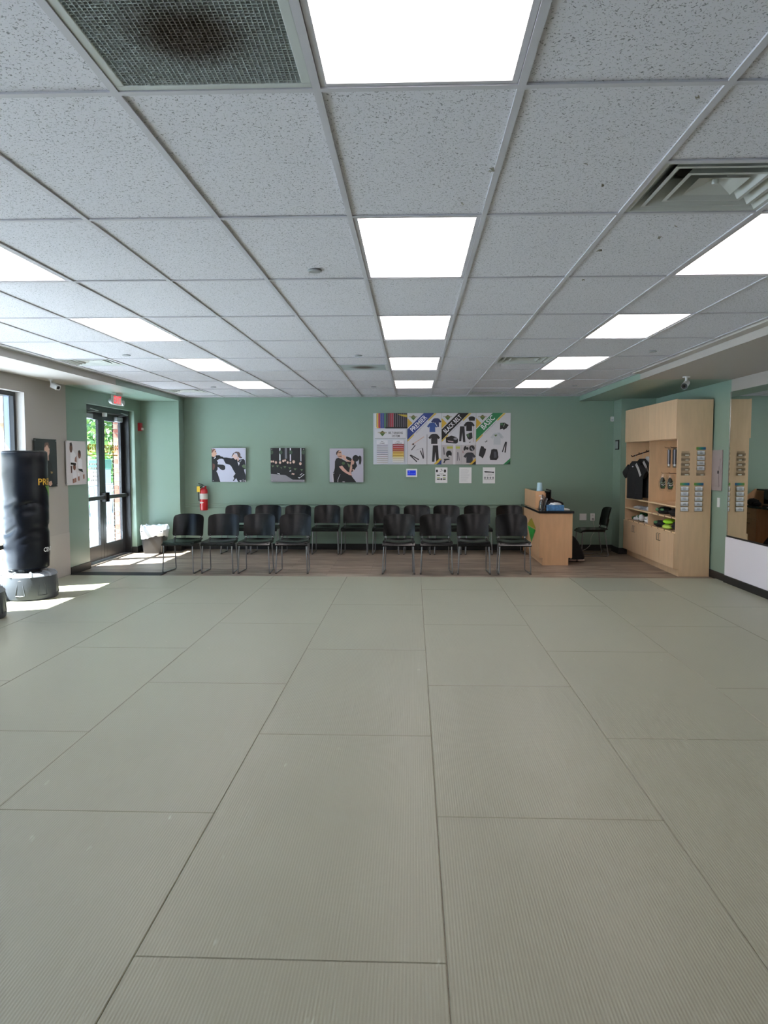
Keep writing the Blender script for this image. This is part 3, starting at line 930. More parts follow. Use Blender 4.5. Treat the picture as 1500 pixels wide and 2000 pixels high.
# ============================================================ STANDING BAGS
def wrap(cxx, cyy, r, ang0, z0):
    """text coordinates (s along the surface to the right as seen from outside, t up)"""
    def f(s, t):
        a = ang0+s/r
        return (cxx+(r)*math.cos(a), cyy+(r)*math.sin(a), z0+t)
    return f
def bag(cxx, cyy, lab, prints):
    t = thing('standing_punch_bag', lab, 'punching bag', (cxx, cyy, 0.0), 'freestanding punching bags')
    n = 48
    rings = []
    zs = [0.335, 0.34, 0.36, 0.42]+[0.42+0.02*i for i in range(1, 61)]+[1.66, 1.685, 1.692]
    rs = [0.17, 0.215, 0.238, 0.245]+[0.245]*60+[0.243, 0.232, 0.20]
    for z, rr in zip(zs, rs):
        ring = []
        for i in range(n):
            a = 2*PI*i/n
            wob = noise.noise(Vector((math.cos(a)*0.9+cyy, math.sin(a)*0.9, z*7)))*0.004
            crease = -0.034*max(0, noise.noise(Vector((math.cos(a)*1.2, math.sin(a)*1.2+5, z*20+1.6*math.sin(a*2)))))**1.5*(1 if 0.6 < z < 1.15 else 0.2)
            ring.append((cxx+(rr+wob+crease)*math.cos(a), cyy+(rr+wob+crease)*math.sin(a), z))
        rings.append(ring)
    MB().loft(rings, VINYL).build('bag', t, smooth=40)
    ft = MB(); r0 = 0.2415
    ft.tube([(cxx+r0*math.cos(2*PI*i/40), cyy+r0*math.sin(2*PI*i/40), 1.672) for i in range(41)], 0.005, VINYL)
    ft.build('piping', t)
    bxx = cxx; cxx = cxx+0.02
    prof = [(0.29, 0.0), (0.303, 0.012), (0.308, 0.05), (0.302, 0.20), (0.292, 0.262)]
    MB().lathe(prof, (cxx, cyy, 0.001), BASEP, 48).build('base', t, smooth=35)
    MB().lathe([(0.12, 0.30), (0.12, 0.34)], (cxx, cyy, 0.0), BASEP, 24).build('neck', t)
    MB().lathe([(0.292, 0.262), (0.283, 0.283), (0.262, 0.297), (0.22, 0.305), (0.12, 0.30)], (cxx, cyy, 0.001), M('deck grey with painted sunlight', '#6e737a', 0.38), 48).build('top_deck', t, smooth=40)  # lighter grey paints the sunlit highlight on the base rim
    for k in range(8):   # raised trapezoid panel outlines and top ribs
        a0 = 2*PI*k/8-1.45
        def pt(da, z):
            rr = 0.308-0.02*max(0, (z-0.05)/0.2)**1.5+0.002
            return (cxx+rr*math.cos(a0+da), cyy+rr*math.sin(a0+da), z)
        lp = [pt(-0.17, 0.06), pt(0.0, 0.055), pt(0.17, 0.06), pt(0.12, 0.15), pt(0.08, 0.225), pt(0.0, 0.23), pt(-0.08, 0.225), pt(-0.12, 0.15), pt(-0.17, 0.06)]
        MB().tube(lp, 0.005, BASEP, 6).build('panel_rib', t, smooth=60)
        a1 = a0+PI/8
        MB().tube([(cxx+0.19*math.cos(a1), cyy+0.19*math.sin(a1), 0.308), (cxx+0.265*math.cos(a1), cyy+0.265*math.sin(a1), 0.297), (cxx+0.29*math.cos(a1), cyy+0.29*math.sin(a1), 0.258)], 0.017, DRUM, 8).build('top_rib', t, smooth=60)
    cxx = bxx
    if prints:
        vdir = math.atan2(-cyy, -cxx)     # towards the camera
        gold = M('gold print', '#c79b32', 0.5); lg = M('green print', '#5c8a3c', 0.5); wh = M('white print', '#dfe3e8', 0.5)
        def surf(s, t_, z0, off): 
            a = vdir+off+s/0.245
            return (cxx+0.2495*math.cos(a), cyy+0.2495*math.sin(a), z0+t_)
        g = MB()
        vs, fs = text_faces('PREMIER')
        g.add([surf(u*0.46, v*0.075, 1.300, R(33)) for u, v in vs], fs, gold)
        L0 = [(0.10, 0), (0.38, 0), (0.24, -0.17)]
        def sub(tri, c, zz):
            m_ = 6
            for i in range(m_):
                u0, u1 = i/m_, (i+1)/m_
                def e(u): 
                    xx = tri[0][0]+(tri[1][0]-tri[0][0])*u; mid_ = tri[2]
                    k = 1-abs(u-0.5)*2
                    return xx, tri[2][1]*k
                a_, b_ = e(u0), e(u1)
                g.add([surf(a_[0], 0, zz, R(33)), surf(b_[0], 0, zz, R(33)), surf(b_[0], b_[1], zz, R(33)), surf(a_[0], a_[1], zz, R(33))], [(0, 1, 2, 3)], c)
        sub(L0, lg, 1.290)
        g.build('logo_print', t)
        g = MB(); vs, fs = text_faces('CENTURY')
        g.add([surf(u*0.30, v*0.05, 0.535, R(44)) for u, v in vs], fs, wh)
        g.build('maker_print', t, label='white block lettering low on the bag')
    return t
bag(-4.452, 8.75, 'tall black vinyl punching bag on grey drum base in front of the window', True)
bag(-4.42, 7.52, 'nearest punching bag, only its base edge showing at the left frame edge', False)

# ============================================================ WALL PICTURES
SK, SKD, HR, BK, WT = '#c9a08c', '#8a5f50', '#3a2c28', '#10141c', '#e4e6ee'
def picture(name, lab, frame, f, corners, body, draw, group, th, horiz):
    t = thing(name, lab, 'picture', body[0], group)
    body[1].build('board', t, bevel=0.001)
    p = Print(frame, f); draw(p); p.build('printed_image', t)
    for c in corners:
        MB().lathe([(0.007, 0), (0.007, 0.004), (0.003, 0.006)], (0, 0, 0), STEEL, 8)
        s = MB()
        if horiz: s.box(c[0]-0.007, c[0]+0.007, c[1], c[1]+0.05, c[2]-0.007, c[2]+0.007, STEEL)
        else: s.box(c[0]-0.05, c[0], c[1]-0.007, c[1]+0.007, c[2]-0.007, c[2]+0.007, STEEL)
        s.build('standoff', t)
    return t
def back_picture(lab, x0, x1, z0, z1, col, frame, draw):
    yf = YB-0.045
    body = (((x0+x1)/2, yf, z0), B(x0, x1, yf, yf+0.008, z0, z1, flat(col)))
    e = 0.022
    cs = [(x, yf-0.006, z) for x in (x0+e, x1-e) for z in (z0+e, z1-e)]
    return picture('wall_picture', lab, frame, onY(x0, x1, z0, z1, yf-0.0002), cs, body, draw, 'square martial arts photographs', 0.01, True)
def draw_box(p):
    p.rect(165, 165, 1250, 1265, '#c9cbe0')
    p.poly([(165, 420), (230, 400), (330, 560), (365, 640), (345, 690), (380, 700), (440, 700), (530, 705), (590, 745), (595, 830), (560, 880), (500, 885), (440, 850), (380, 790), (350, 770), (350, 860), (305, 920), (345, 980), (390, 1120), (430, 1265), (165, 1265)], BK)
    p.poly([(165, 200), (270, 190), (310, 260), (310, 300), (330, 340), (310, 380), (290, 420), (230, 460), (165, 430)], SK)
    p.poly([(165, 180), (230, 180), (290, 210), (250, 240), (200, 300), (165, 330)], '#7a5248')
    p.poly([(270, 260), (300, 265), (300, 300), (270, 295)], '#4a3430')
    p.poly([(190, 660), (260, 690), (270, 760), (230, 880), (190, 870)], '#6b4440')
    p.poly([(300, 400), (420, 400), (460, 440), (500, 440), (560, 480), (570, 545), (480, 510), (410, 520), (340, 560), (250, 520)], '#11151c')
    p.poly([(230, 490), (290, 450), (300, 470), (250, 515)], WT)
    p.poly([(560, 470), (640, 470), (800, 500), (870, 480), (980, 520), (1050, 540), (1180, 520), (1225, 560), (1240, 700), (1250, 840), (1190, 860), (1215, 960), (1250, 1060), (1250, 1265), (1000, 1265), (940, 1140), (860, 1240), (830, 1210), (880, 1170), (850, 1080), (920, 1000), (860, 900), (790, 760), (740, 710), (610, 670), (550, 560)], '#0c1220')
    p.poly([(800, 440), (850, 340), (940, 280), (1040, 290), (1085, 360), (1085, 430), (1140, 470), (1110, 500), (1060, 490), (1000, 440), (980, 340), (900, 330), (850, 400), (830, 470)], '#5a4a48')
    p.poly([(850, 400), (880, 360), (960, 370), (980, 440), (990, 500), (940, 545), (890, 520), (860, 470), (810, 450)], '#dfc4c0')
    p.poly([(980, 440), (1030, 450), (1040, 560), (1000, 600), (980, 560)], '#d5b2a8')
    p.poly([(985, 600), (1060, 650), (1030, 740)], '#e8e4ee')
    p.poly([(1120, 740), (1200, 690), (1250, 740), (1250, 850), (1150, 790)], '#5f7358')
    p.poly([(1045, 600), (1110, 550), (1120, 565), (1060, 640)], '#9aa0a8')
    p.poly([(1040, 1215), (1110, 1210), (1100, 1265), (1060, 1250)], '#d5d0d8'); p.rect(1150, 1180, 1175, 1265, '#aaa4a8'); p.rect(1215, 1200, 1250, 1265, '#d5d0d8')
def draw_group(p):
    p.rect(150, 170, 1250, 1270, '#0b0e18')
    for x, wd, c in ((430, 40, '#cfd6dc'), (610, 70, '#70707a'), (770, 35, '#d8d2e4'), (1112, 28, '#c4cbd4')): p.rect(x, 170, x+wd, 600 if wd < 60 else 520, c)
    for x in (180, 480, 800, 1200): p.ell(x, 310, 55, 70, '#3c5040')
    p.poly([(150, 1010), (620, 1050), (860, 1200), (1250, 1200), (1250, 1270), (150, 1270)], '#8d8a92')
    for (x, y, r_) in ((170, 610, 34), (235, 610, 34), (320, 640, 44), (455, 640, 44), (560, 590, 42), (620, 570, 36), (700, 640, 40), (790, 650, 36), (895, 620, 52), (1110, 680, 48)):
        p.ell(x, y-18, r_*1.05, r_*1.1, '#2c2226'); p.ell(x, y, r_*0.85, r_, '#cfae9f'); p.poly([(x-r_*0.4, y+r_*0.35), (x+r_*0.4, y+r_*0.35), (x, y+r_*0.6)], '#f0e6e2')
    for (x, y) in ((220, 760), (370, 760), (510, 820), (610, 790), (770, 820), (940, 860), (1150, 880)):
        p.poly([(x-100, y-50), (x+100, y-50), (x+110, y+200), (x-110, y+200)], '#10151a')
        p.poly([(x-45, y-25), (x+45, y-25), (x, y+40)], '#5d7052')
    p.poly([(620, 1010), (760, 960), (1240, 960), (1250, 1195), (860, 1195), (720, 1110)], '#0c0f15')
    p.poly([(350, 980), (440, 1000), (450, 1030), (380, 1010)], '#e8e8ee'); p.poly([(1020, 1120), (1100, 1120), (1220, 1015), (1240, 1030), (1070, 1160)], '#e6e4ee')
    p.poly([(810, 1020), (860, 980), (930, 1010), (900, 1040)], '#cfa89c'); p.poly([(1085, 1050), (1165, 985), (1180, 1000), (1100, 1060)], '#d0ced8')
    p.poly([(750, 920), (800, 890), (815, 915), (770, 940)], '#d8d4dc')
def draw_grapple(p):
    p.rect(150, 170, 1250, 1270, '#b4b2c2')
    p.poly([(430, 470), (560, 520), (700, 600), (790, 560), (1000, 600), (1050, 740), (960, 870), (900, 920), (850, 960), (880, 1090), (1020, 1275), (280, 1275), (240, 1010), (300, 900), (320, 800), (325, 600), (360, 510)], '#0c0e14')
    p.poly([(235, 990), (315, 960), (300, 980), (265, 1000), (285, 1275), (245, 1275)], '#c9c2cc'); p.poly([(400, 1275), (410, 1180), (490, 1000), (495, 1015), (430, 1190), (430, 1275)], '#b9b2bc')
    p.poly([(390, 300), (460, 230), (530, 260), (550, 340), (545, 400), (560, 510), (500, 500), (430, 460), (380, 370)], SK)
    p.poly([(365, 360), (370, 290), (430, 235), (480, 235), (430, 280), (405, 340), (390, 385)], '#3a2b2c'); p.poly([(430, 300), (520, 285), (530, 320), (440, 325)], '#5a4238'); p.poly([(400, 420), (545, 410), (540, 445), (450, 440)], '#6b4c48')
    p.poly([(545, 385), (620, 385), (700, 440), (680, 490), (700, 530), (770, 550), (860, 600), (720, 600), (640, 550), (560, 460)], '#d0a597')
    p.poly([(700, 430), (830, 470), (890, 540), (860, 590), (740, 540), (685, 490)], '#111318')
    p.poly([(860, 540), (910, 510), (960, 600), (940, 690), (880, 700), (890, 800), (850, 960), (800, 985), (790, 930), (830, 720), (850, 620)], '#c4998a')
    p.ell(1000, 495, 105, 110, '#0d0e12'); p.poly([(1090, 430), (1140, 400), (1185, 440), (1190, 560), (1165, 715), (1140, 660), (1105, 725), (1110, 560)], '#0d0e12')
    p.poly([(455, 765), (560, 730), (640, 830), (740, 930), (840, 980), (890, 1060), (780, 1030), (640, 950), (560, 890)], '#cf9f93')
    p.ell(600, 655, 55, 50, '#3f5b38'); p.poly([(720, 640), (810, 700), (830, 740), (780, 800)], '#67755a'); p.poly([(570, 1245), (650, 1250), (640, 1270), (570, 1270)], '#d8d4dc'); p.ell(920, 870, 25, 30, '#cfa89c')
back_picture('square photo of two fighters boxing, left of the three on the green wall', -3.568, -2.961, 1.195, 1.795, '#c9cbe0', (165, 165, 1250, 1265), draw_box)
back_picture('square dark photo of a seated group of students, middle of three', -2.515, -1.908, 1.197, 1.795, '#0b0e18', (150, 170, 1250, 1270), draw_group)
back_picture('square photo of a man and a ponytailed woman grappling, right of three', -1.468, -0.871, 1.192, 1.787, '#b4b2c2', (150, 170, 1250, 1270), draw_grapple)
def left_picture(lab, y0, y1, z0, z1, col, frame, draw):
    xf = XL+0.03
    body = ((xf, (y0+y1)/2, z0), B(xf-0.008, xf, y0, y1, z0, z1, flat(col)))
    cs = [(xf+0.003, y, z) for y in (y0+0.02, y1-0.02) for z in (z0+0.02, z1-0.02)]
    return picture('wall_picture', lab, frame, onX(y0, y1, z0, z1, xf+0.0002), cs, body, draw, 'posters on the left wall', 0.01, False)
def draw_portrait(p):   # frame 270..465 x 508..912
    p.rect(270, 508, 466, 912, '#1e2426')
    p.ell(378, 600, 24, 58, SK, 14); p.poly([(352, 570), (362, 540), (390, 535), (402, 570), (398, 590), (380, 556), (360, 580)], '#6a4a40')
    p.poly([(360, 650), (392, 650), (392, 690), (360, 690)], '#b58d7c')
    p.poly([(330, 700), (360, 680), (392, 690), (420, 715), (430, 800), (425, 912), (310, 912), (305, 760)], '#0d0f13'); p.poly([(404, 780), (425, 785), (420, 800), (408, 800)], '#9a7c4a')
    p.poly([(385, 870), (410, 860), (418, 890), (400, 905), (385, 895)], SK); p.line(392, 606, 402, 606, 3, '#3a3030')
def draw_family(p):     # frame 545..718 x 522..905
    p.rect(545, 522, 718, 905, '#d8d2d6')
    p.poly([(580, 620), (600, 600), (625, 640), (632, 700), (625, 770), (578, 790), (578, 700)], '#e9e7ec'); p.ell(586, 585, 13, 40, '#6a4438'); p.poly([(574, 545), (590, 534), (598, 560), (578, 570)], '#2a1c18')
    p.poly([(618, 670), (632, 650), (632, 710), (614, 700)], SKD); p.poly([(580, 710), (625, 715), (625, 732), (580, 728)], '#1b1b20'); p.poly([(578, 740), (592, 740), (590, 800), (580, 800)], '#5a3c34')
    p.poly([(645, 690), (660, 665), (680, 690), (680, 760), (690, 800), (660, 790), (645, 760)], '#eceaf0'); p.ell(657, 640, 13, 36, '#7a5042'); p.poly([(646, 610), (658, 600), (670, 615), (668, 640), (650, 625)], '#241a18')
    p.poly([(646, 765), (680, 768), (688, 800), (650, 780)], '#1b1b20')
    p.poly([(592, 790), (612, 765), (628, 800), (630, 850), (592, 860)], '#e9e7ee'); p.ell(610, 750, 12, 28, '#8a5c4c'); p.poly([(600, 725), (612, 716), (622, 735), (612, 742)], '#2a1c18')
    p.poly([(636, 800), (652, 800), (655, 850), (640, 850)], '#e9e7ee')
    for x, y in ((600, 868), (616, 862), (645, 850), (690, 835)): p.poly([(x-7, y-15), (x+7, y-20), (x+8, y+18), (x-5, y+22)], '#9a6a58')
left_picture('dark portrait poster of a person in black on the left wall behind the punching bag', 9.535, 10.14, 1.235, 1.855, '#1e2426', (270, 508, 466, 912), draw_portrait)
left_picture('white poster of three kneeling figures in karate uniforms by the glass doors', 10.424, 11.06, 1.238, 1.851, '#d8d2d6', (545, 522, 718, 905), draw_family)

# ---- banners
YN = YB-0.016
bz0, bz1 = 1.504, 2.404
bxs = [-0.698, -0.096, 0.505, 1.108, 1.712]
def banner(i, lab, frame, draw):
    x0, x1 = bxs[i]+0.002, bxs[i+1]-0.002
    t = thing('wall_banner', lab, 'poster', ((x0+x1)/2, YN, bz0), 'four programme boards in a row')
    B(x0, x1, YN, YB-0.002, bz0, bz1, flat('#cfcfd6')).build('board', t, bevel=0.001)
    p = Print(frame, onY(x0, x1, bz0, bz1, YN-0.0002)); p.rect(frame[0], frame[1], frame[2], frame[3], '#d2d1d8'); draw(p); p.build('printed_image', t)
def logo(p, x, y, s):
    p.poly([(x-0.62*s, y-0.28*s), (x, y-0.75*s), (x+0.62*s, y-0.28*s), (x+0.62*s, y-0.22*s), (x-0.62*s, y-0.22*s)], '#5a5a30')
    p.poly([(x-0.62*s, y-0.18*s), (x+0.62*s, y-0.18*s), (x, y+0.55*s)], '#4d6f33')
    p.line(x-0.35*s, y+0.05*s, x+0.35*s, y+0.05*s, 0.07*s, '#2c3a20')
    p.text('PREMIER', x-s, y-0.18*s, 2*s, 0.26*s, 0, '#8a7a3a')
def shirt(p, x, y, s, col, sl=1.0):
    p.poly([(x-0.18*s, y-0.5*s), (x+0.18*s, y-0.5*s), (x+0.36*s, y-0.42*s), (x+0.62*s, y-0.08*s), (x+0.42*s, y+0.05*s), (x+0.32*s, y-0.08*s), (x+0.32*s, y+0.55*s), (x-0.32*s, y+0.55*s), (x-0.32*s, y-0.08*s), (x-0.42*s, y+0.05*s), (x-0.62*s, y-0.08*s), (x-0.36*s, y-0.42*s)], col)
def pants(p, x, y, w, h, col):
    p.poly([(x-0.38*w, y), (x+0.38*w, y), (x+0.42*w, y+0.25*h), (x+0.55*w, y+h), (x+0.15*w, y+h), (x, y+0.38*h), (x-0.15*w, y+0.94*h), (x-0.52*w, y+0.94*h), (x-0.42*w, y+0.25*h)], col)
def head(p, x0, y0, x1, y1, col, word, tw, th, tx, ty):
    """diagonal title band in the upper left of a board"""
    W_ = x1-x0
    p.poly([(x0, y0+105), (x0+105, y0+210), (x0, y0+315)], '#c9a236')
    p.poly([(x0, y0+337), (x0+340, y0), (x0+560, y0), (x0, y0+558)], col)
    p.poly([(x0, y0+560), (x0+140, y0+425), (x0+130, y0+470), (x0, y0+600)], '#cdb04a')
    p.poly([(x0+430, y0+140), (x0+560, y0+5), (x0+610, y0+5), (x0+440, y0+165)], '#cdb04a')
    p.text(word, tx, ty, tw, th, 45, '#eeeef4')
def draw_rank(p):
    p.rect(45, 75, 757, 1150, '#cdd3de')
    cols = ['#dfe4e0', '#d9b04a', '#b02a3a', '#2f3f8f', '#27418c', '#1f6b4e', '#26262e', '#5e1f2a', '#a02836', '#a3303c', '#2a2226', '#1a1c24', '#1a1c24', '#1a1c24', '#1c1a26', '#2a2034', '#221a26']
    x = 75; wd = 680/len(cols)
    for c in cols:
        p.rect(x, 75, x+wd*0.98, 388, c); p.rect(x+wd*0.82, 85, x+wd, 365, '#8d8a94'); x += wd
    p.rect(300, 365, 757, 395, '#16161c')
    p.poly([(555, 100), (755, 108), (755, 165), (640, 135)], '#c2a83c')
    p.rect(78, 415, 730, 602, '#dcdde6'); p.rect(78, 600, 730, 606, '#8a8c96')
    logo(p, 238, 510, 92)
    p.text('BELT RANKING', 365, 512, 300, 50, 0, '#2f3038'); p.text('SYSTEM', 435, 575, 165, 45, 0, '#2f3038')
    p.rect(115, 640, 352, 735, '#e2e3ec'); p.rect(455, 640, 688, 735, '#e2e3ec')
    p.text('TINY', 205, 680, 52, 26, 0, '#3a3a42'); p.text('CHAMPS', 180, 718, 105, 26, 0, '#3a3a42')
    p.text('LITTLE', 535, 680, 62, 26, 0, '#3a3a42'); p.text('CHAMPIONS', 498, 718, 142, 26, 0, '#3a3a42')
    y = 738
    for k, c in enumerate(['#6a6c84', '#777a86', '#8a8a8e', '#6c6e78', '#6a6a90', '#72727c', '#a89098', '#a8a29c', '#b4b0ac', '#b8b4ae']):
        p.rect(118, y, 350, y+32, '#dedde6'); p.rect(118, y, 350, y+14, c); y += 40
    y = 722
    for c, e in (('#8a2030', '#e0c8cc'), ('#9a2436', '#d8a0a8'), ('#a82c3c', '#d8b070'), ('#8c2434', '#d8b070'), ('#c9a05a', '#b09030'), ('#d0a84a', '#e0d080'), ('#b8963a', '#e4d890'), ('#d8cfa8', '#b8a8a0'), ('#dcd8cc', '#c0b8b0'), ('#dcdce0', '#c4c0bc')):
        p.rect(452, y, 688, y+38, c); p.rect(462, y+22, 678, y+34, e); y += 39
def draw_prem(p):
    head(p, 765, 75, 1475, 1150, '#2a3f86', 'PREMIER', 420, 100, 885, 475)
    logo(p, 888, 180, 88); p.text('PROGRAM TRAINING', 950, 500, 320, 16, 45, '#8a8a98')
    shirt(p, 1365, 270, 175, '#232c5c'); shirt(p, 1285, 370, 185, '#2f4f90'); p.line(1335, 275, 1385, 350, 12, '#d8dce8')
    shirt(p, 1325, 610, 200, '#2c2c32')
    p.rect(1170, 520, 1178, 1150, '#3a3a40'); pants(p, 1350, 750, 140, 365, '#26262b')
    p.line(850, 740, 1110, 570, 14, '#d0a89a'); p.ell(885, 725, 18, 20, '#3a2c2c'); p.line(850, 850, 930, 745, 18, '#3a3a40')
    p.line(820, 955, 965, 1095, 22, '#3c3c42'); p.line(830, 950, 1005, 1050, 22, '#4a4a50')
    p.line(1035, 860, 1100, 1030, 22, '#44444c'); p.line(1080, 810, 1105, 1010, 20, '#50505a'); p.line(950, 850, 1080, 800, 8, '#aaa8b4')
    p.poly([(1475, 1040), (1475, 1150), (1370, 1150)], '#2a3f86'); p.poly([(1440, 1020), (1475, 1040), (1400, 1130), (1320, 1150), (1330, 1130)], '#d0b040')
def draw_bb(p):
    head(p, 32, 75, 735, 1135, '#141418', 'BLACK BELT', 470, 92, 120, 500)
    logo(p, 155, 178, 88); p.text('PROGRAM TRAINING', 210, 500, 320, 16, 45, '#8a8a98')
    p.rect(32, 730, 735, 1135, '#bcb6ba'); p.rect(270, 730, 318, 1135, '#d6d2d6'); p.rect(437, 730, 442, 1135, '#98949a')
    p.ell(648, 185, 70, 42, '#1c1c20'); p.rect(590, 185, 710, 235, '#1c1c20'); shirt(p, 595, 345, 185, '#1b1d24')
    p.ell(595, 240, 22, 8, '#d0d0d6'); pants(p, 453, 350, 120, 325, '#26272c')
    p.poly([(118, 575), (200, 555), (225, 540), (330, 570), (368, 610), (365, 680), (330, 705), (120, 685)], '#1a1a20'); p.poly([(150, 640), (270, 650), (275, 680), (170, 665)], '#b09aa0'); p.ell(315, 605, 40, 26, '#8a8890')
    p.poly([(535, 520), (600, 485), (655, 475), (665, 590), (600, 628), (560, 590)], '#23262a'); p.poly([(545, 520), (590, 500), (600, 560), (570, 575)], '#4a6a48')
    p.line(685, 350, 683, 675, 10, '#b89aa0'); p.poly([(590, 670), (610, 680), (615, 655), (625, 680), (600, 690)], '#2a2a30')
    p.text('LEVEL 1', 145, 805, 110, 42, 0, '#a8a83a'); p.rect(140, 762, 262, 808, '#b4b450'); p.rect(325, 762, 408, 808, '#b4b450')
    p.line(75, 780, 85, 935, 16, '#33333a'); p.ell(182, 920, 60, 74, '#1c1e24'); p.ell(198, 965, 30, 18, '#d0ccd0')
    p.poly([(75, 1020), (195, 1015), (195, 1035), (140, 1045), (110, 1060), (95, 1105), (65, 1100), (90, 1050)], '#26262c')
    p.line(360, 880, 355, 1060, 14, '#6a6870'); p.line(368, 880, 402, 1055, 14, '#6a6870')
    p.ell(510, 800, 24, 52, '#1e1f24', rot=0.3); p.ell(560, 805, 28, 30, '#1e1f24'); p.ell(655, 800, 58, 60, '#22242a'); p.poly([(640, 770), (690, 840), (670, 850), (630, 800)], '#8f8e96')
    shirt(p, 608, 990, 205, '#2b2d38'); p.line(468, 850, 472, 905, 12, '#8a5040')
    p.poly([(735, 1060), (735, 1135), (650, 1135)], '#141418'); p.poly([(735, 1000), (735, 1060), (650, 1135), (600, 1135)], '#c9a236')
def draw_basic(p):
    head(p, 745, 75, 1455, 1135, '#1f7a48', 'BASIC', 330, 110, 905, 425)
    logo(p, 875, 178, 88); p.text('PROGRAM TRAINING', 925, 500, 320, 16, 45, '#8a8a98')
    p.poly([(1240, 280), (1330, 275), (1415, 325), (1370, 390), (1310, 425), (1295, 400), (1235, 415)], '#1d2024'); p.poly([(1245, 285), (1300, 285), (1300, 330), (1245, 330)], '#3f6a4a'); p.line(1305, 365, 1335, 290, 10, '#9ab09a')
    shirt(p, 1180, 600, 230, '#bfc3ca'); p.poly([(1180, 480), (1230, 480), (1295, 570), (1260, 600)], '#b2b8c0'); p.poly([(1115, 525), (1185, 520), (1150, 565)], '#4f6a38')
    p.poly([(920, 660), (965, 665), (965, 630), (980, 655), (940, 680)], '#2c2c34')
    p.line(1355, 670, 1290, 878, 22, '#26262e'); p.line(1370, 670, 1345, 890, 26, '#2c2c34')
    p.poly([(850, 755), (900, 765), (915, 800), (955, 815), (935, 900), (885, 1010), (845, 975), (800, 950), (825, 830)], '#1a1b20')
    p.poly([(1060, 830), (1110, 815), (1180, 825), (1200, 900), (1205, 1000), (1170, 1045), (1040, 1040), (1025, 980), (1050, 900)], '#24262c'); p.poly([(1110, 870), (1160, 870), (1175, 990), (1120, 1000)], '#50535c'); p.line(1180, 840, 1205, 990, 10, '#1a1a20')
    p.poly([(1455, 1005), (1455, 1060), (1375, 1135), (1310, 1135)], '#1f7a48'); p.poly([(1455, 1060), (1455, 1135), (1375, 1135)], '#10402a')
banner(0, 'belt ranking board with coloured belts, leftmost of the four wall boards', (45, 75, 757, 1150), draw_rank)
banner(1, 'white board with diagonal blue PREMIER band and printed shirts', (765, 75, 1475, 1150), draw_prem)
banner(2, 'white board with diagonal black BLACK BELT band and printed gear', (32, 75, 735, 1135), draw_bb)
banner(3, 'white board with diagonal green BASIC band, rightmost of the four', (745, 75, 1455, 1135), draw_basic)
# thermostat
t = thing('wall_thermostat', 'white wall thermostat with lit blue screen under the belt ranking board', 'thermostat', (-0.02, YB, 1.28))
B(-0.117, 0.079, YB-0.024, YB-0.001, 1.282, 1.427, WHITE).build('housing', t, bevel=0.006)
s_ = MB(); s_.box(-0.093, 0.055, YB-0.0252, YB-0.0242, 1.312, 1.40, M('blue screen', '#0f1f7a', 0.3, emit=('#1a35c8', 0.7))); s_.build('screen', t)
g = MB()
vs, fs = text_faces('72'); g.add([(-0.075+u*0.03, YB-0.0254, 1.365+v*0.022) for u, v in vs], fs, flat('#8fa8f0'))
for q in range(5): g.box(-0.085+q*0.027, -0.085+q*0.027+0.014, YB-0.0254, YB-0.0253, 1.335, 1.343, flat('#8fa8f0'))
g.build('screen_digits', t)
# paper notices
def notice(x0, x1, z0, z1, lab, draw):
    t = thing('paper_notice', lab, 'notice', ((x0+x1)/2, YB, z0), 'paper notices under the boards')
    B(x0, x1, YB-0.004, YB-0.001, z0, z1, PAPER).build('sheet', t)
    p = Print((0, 0, 100, 130), onY(x0, x1, z0, z1, YB-0.0042)); draw(p); p.build('printed_marks', t)
def n1(p):
    p.poly([(42, 12), (58, 12), (50, 20)], '#3a4a30'); p.ell(14, 30, 9, 12, '#2a2a2e'); p.ell(80, 30, 10, 14, '#2a2a2e'); p.line(40, 36, 60, 24, 4, '#6a6a70'); p.rect(30, 50, 70, 53, '#9a9aa0')
    for x in (26, 74):
        for y, c in ((66, '#3a4a3a'), (98, '#3a4a3a')): p.rect(x-12, y-5, x+12, y+5, c)
        p.rect(x-12, y-16, x+12, y-10, '#a8b450')
    p.ell(50, 98, 8, 8, '#3a3a42'); p.rect(42, 60, 58, 64, '#8a8a90')
def n2(p):
    for y in range(14, 120, 9): p.rect(12, y, random.uniform(60, 90), y+1.6, '#b4b4bc')
def n3(p):
    p.poly([(8, 36), (20, 30), (80, 36), (92, 34), (90, 46), (70, 42), (20, 42)], '#26262c'); p.rect(40, 54, 90, 56, '#9a9aa2'); p.rect(30, 64, 75, 66, '#9a9aa2')
    for x in (18, 40, 62, 84): p.ell(x, 84, 7, 9, '#8a8c94'); 
    p.rect(10, 98, 90, 100, '#5a5a62')
notice(0.397, 0.611, 1.178, 1.452, 'paper notice with small green and black pictures, leftmost of three', n1)
notice(0.820, 1.035, 1.173, 1.453, 'plain paper notice of faint grey text, middle of three', n2)
notice(1.233, 1.448, 1.170, 1.453, 'paper notice with a black drawing across its top, rightmost of three', n3)

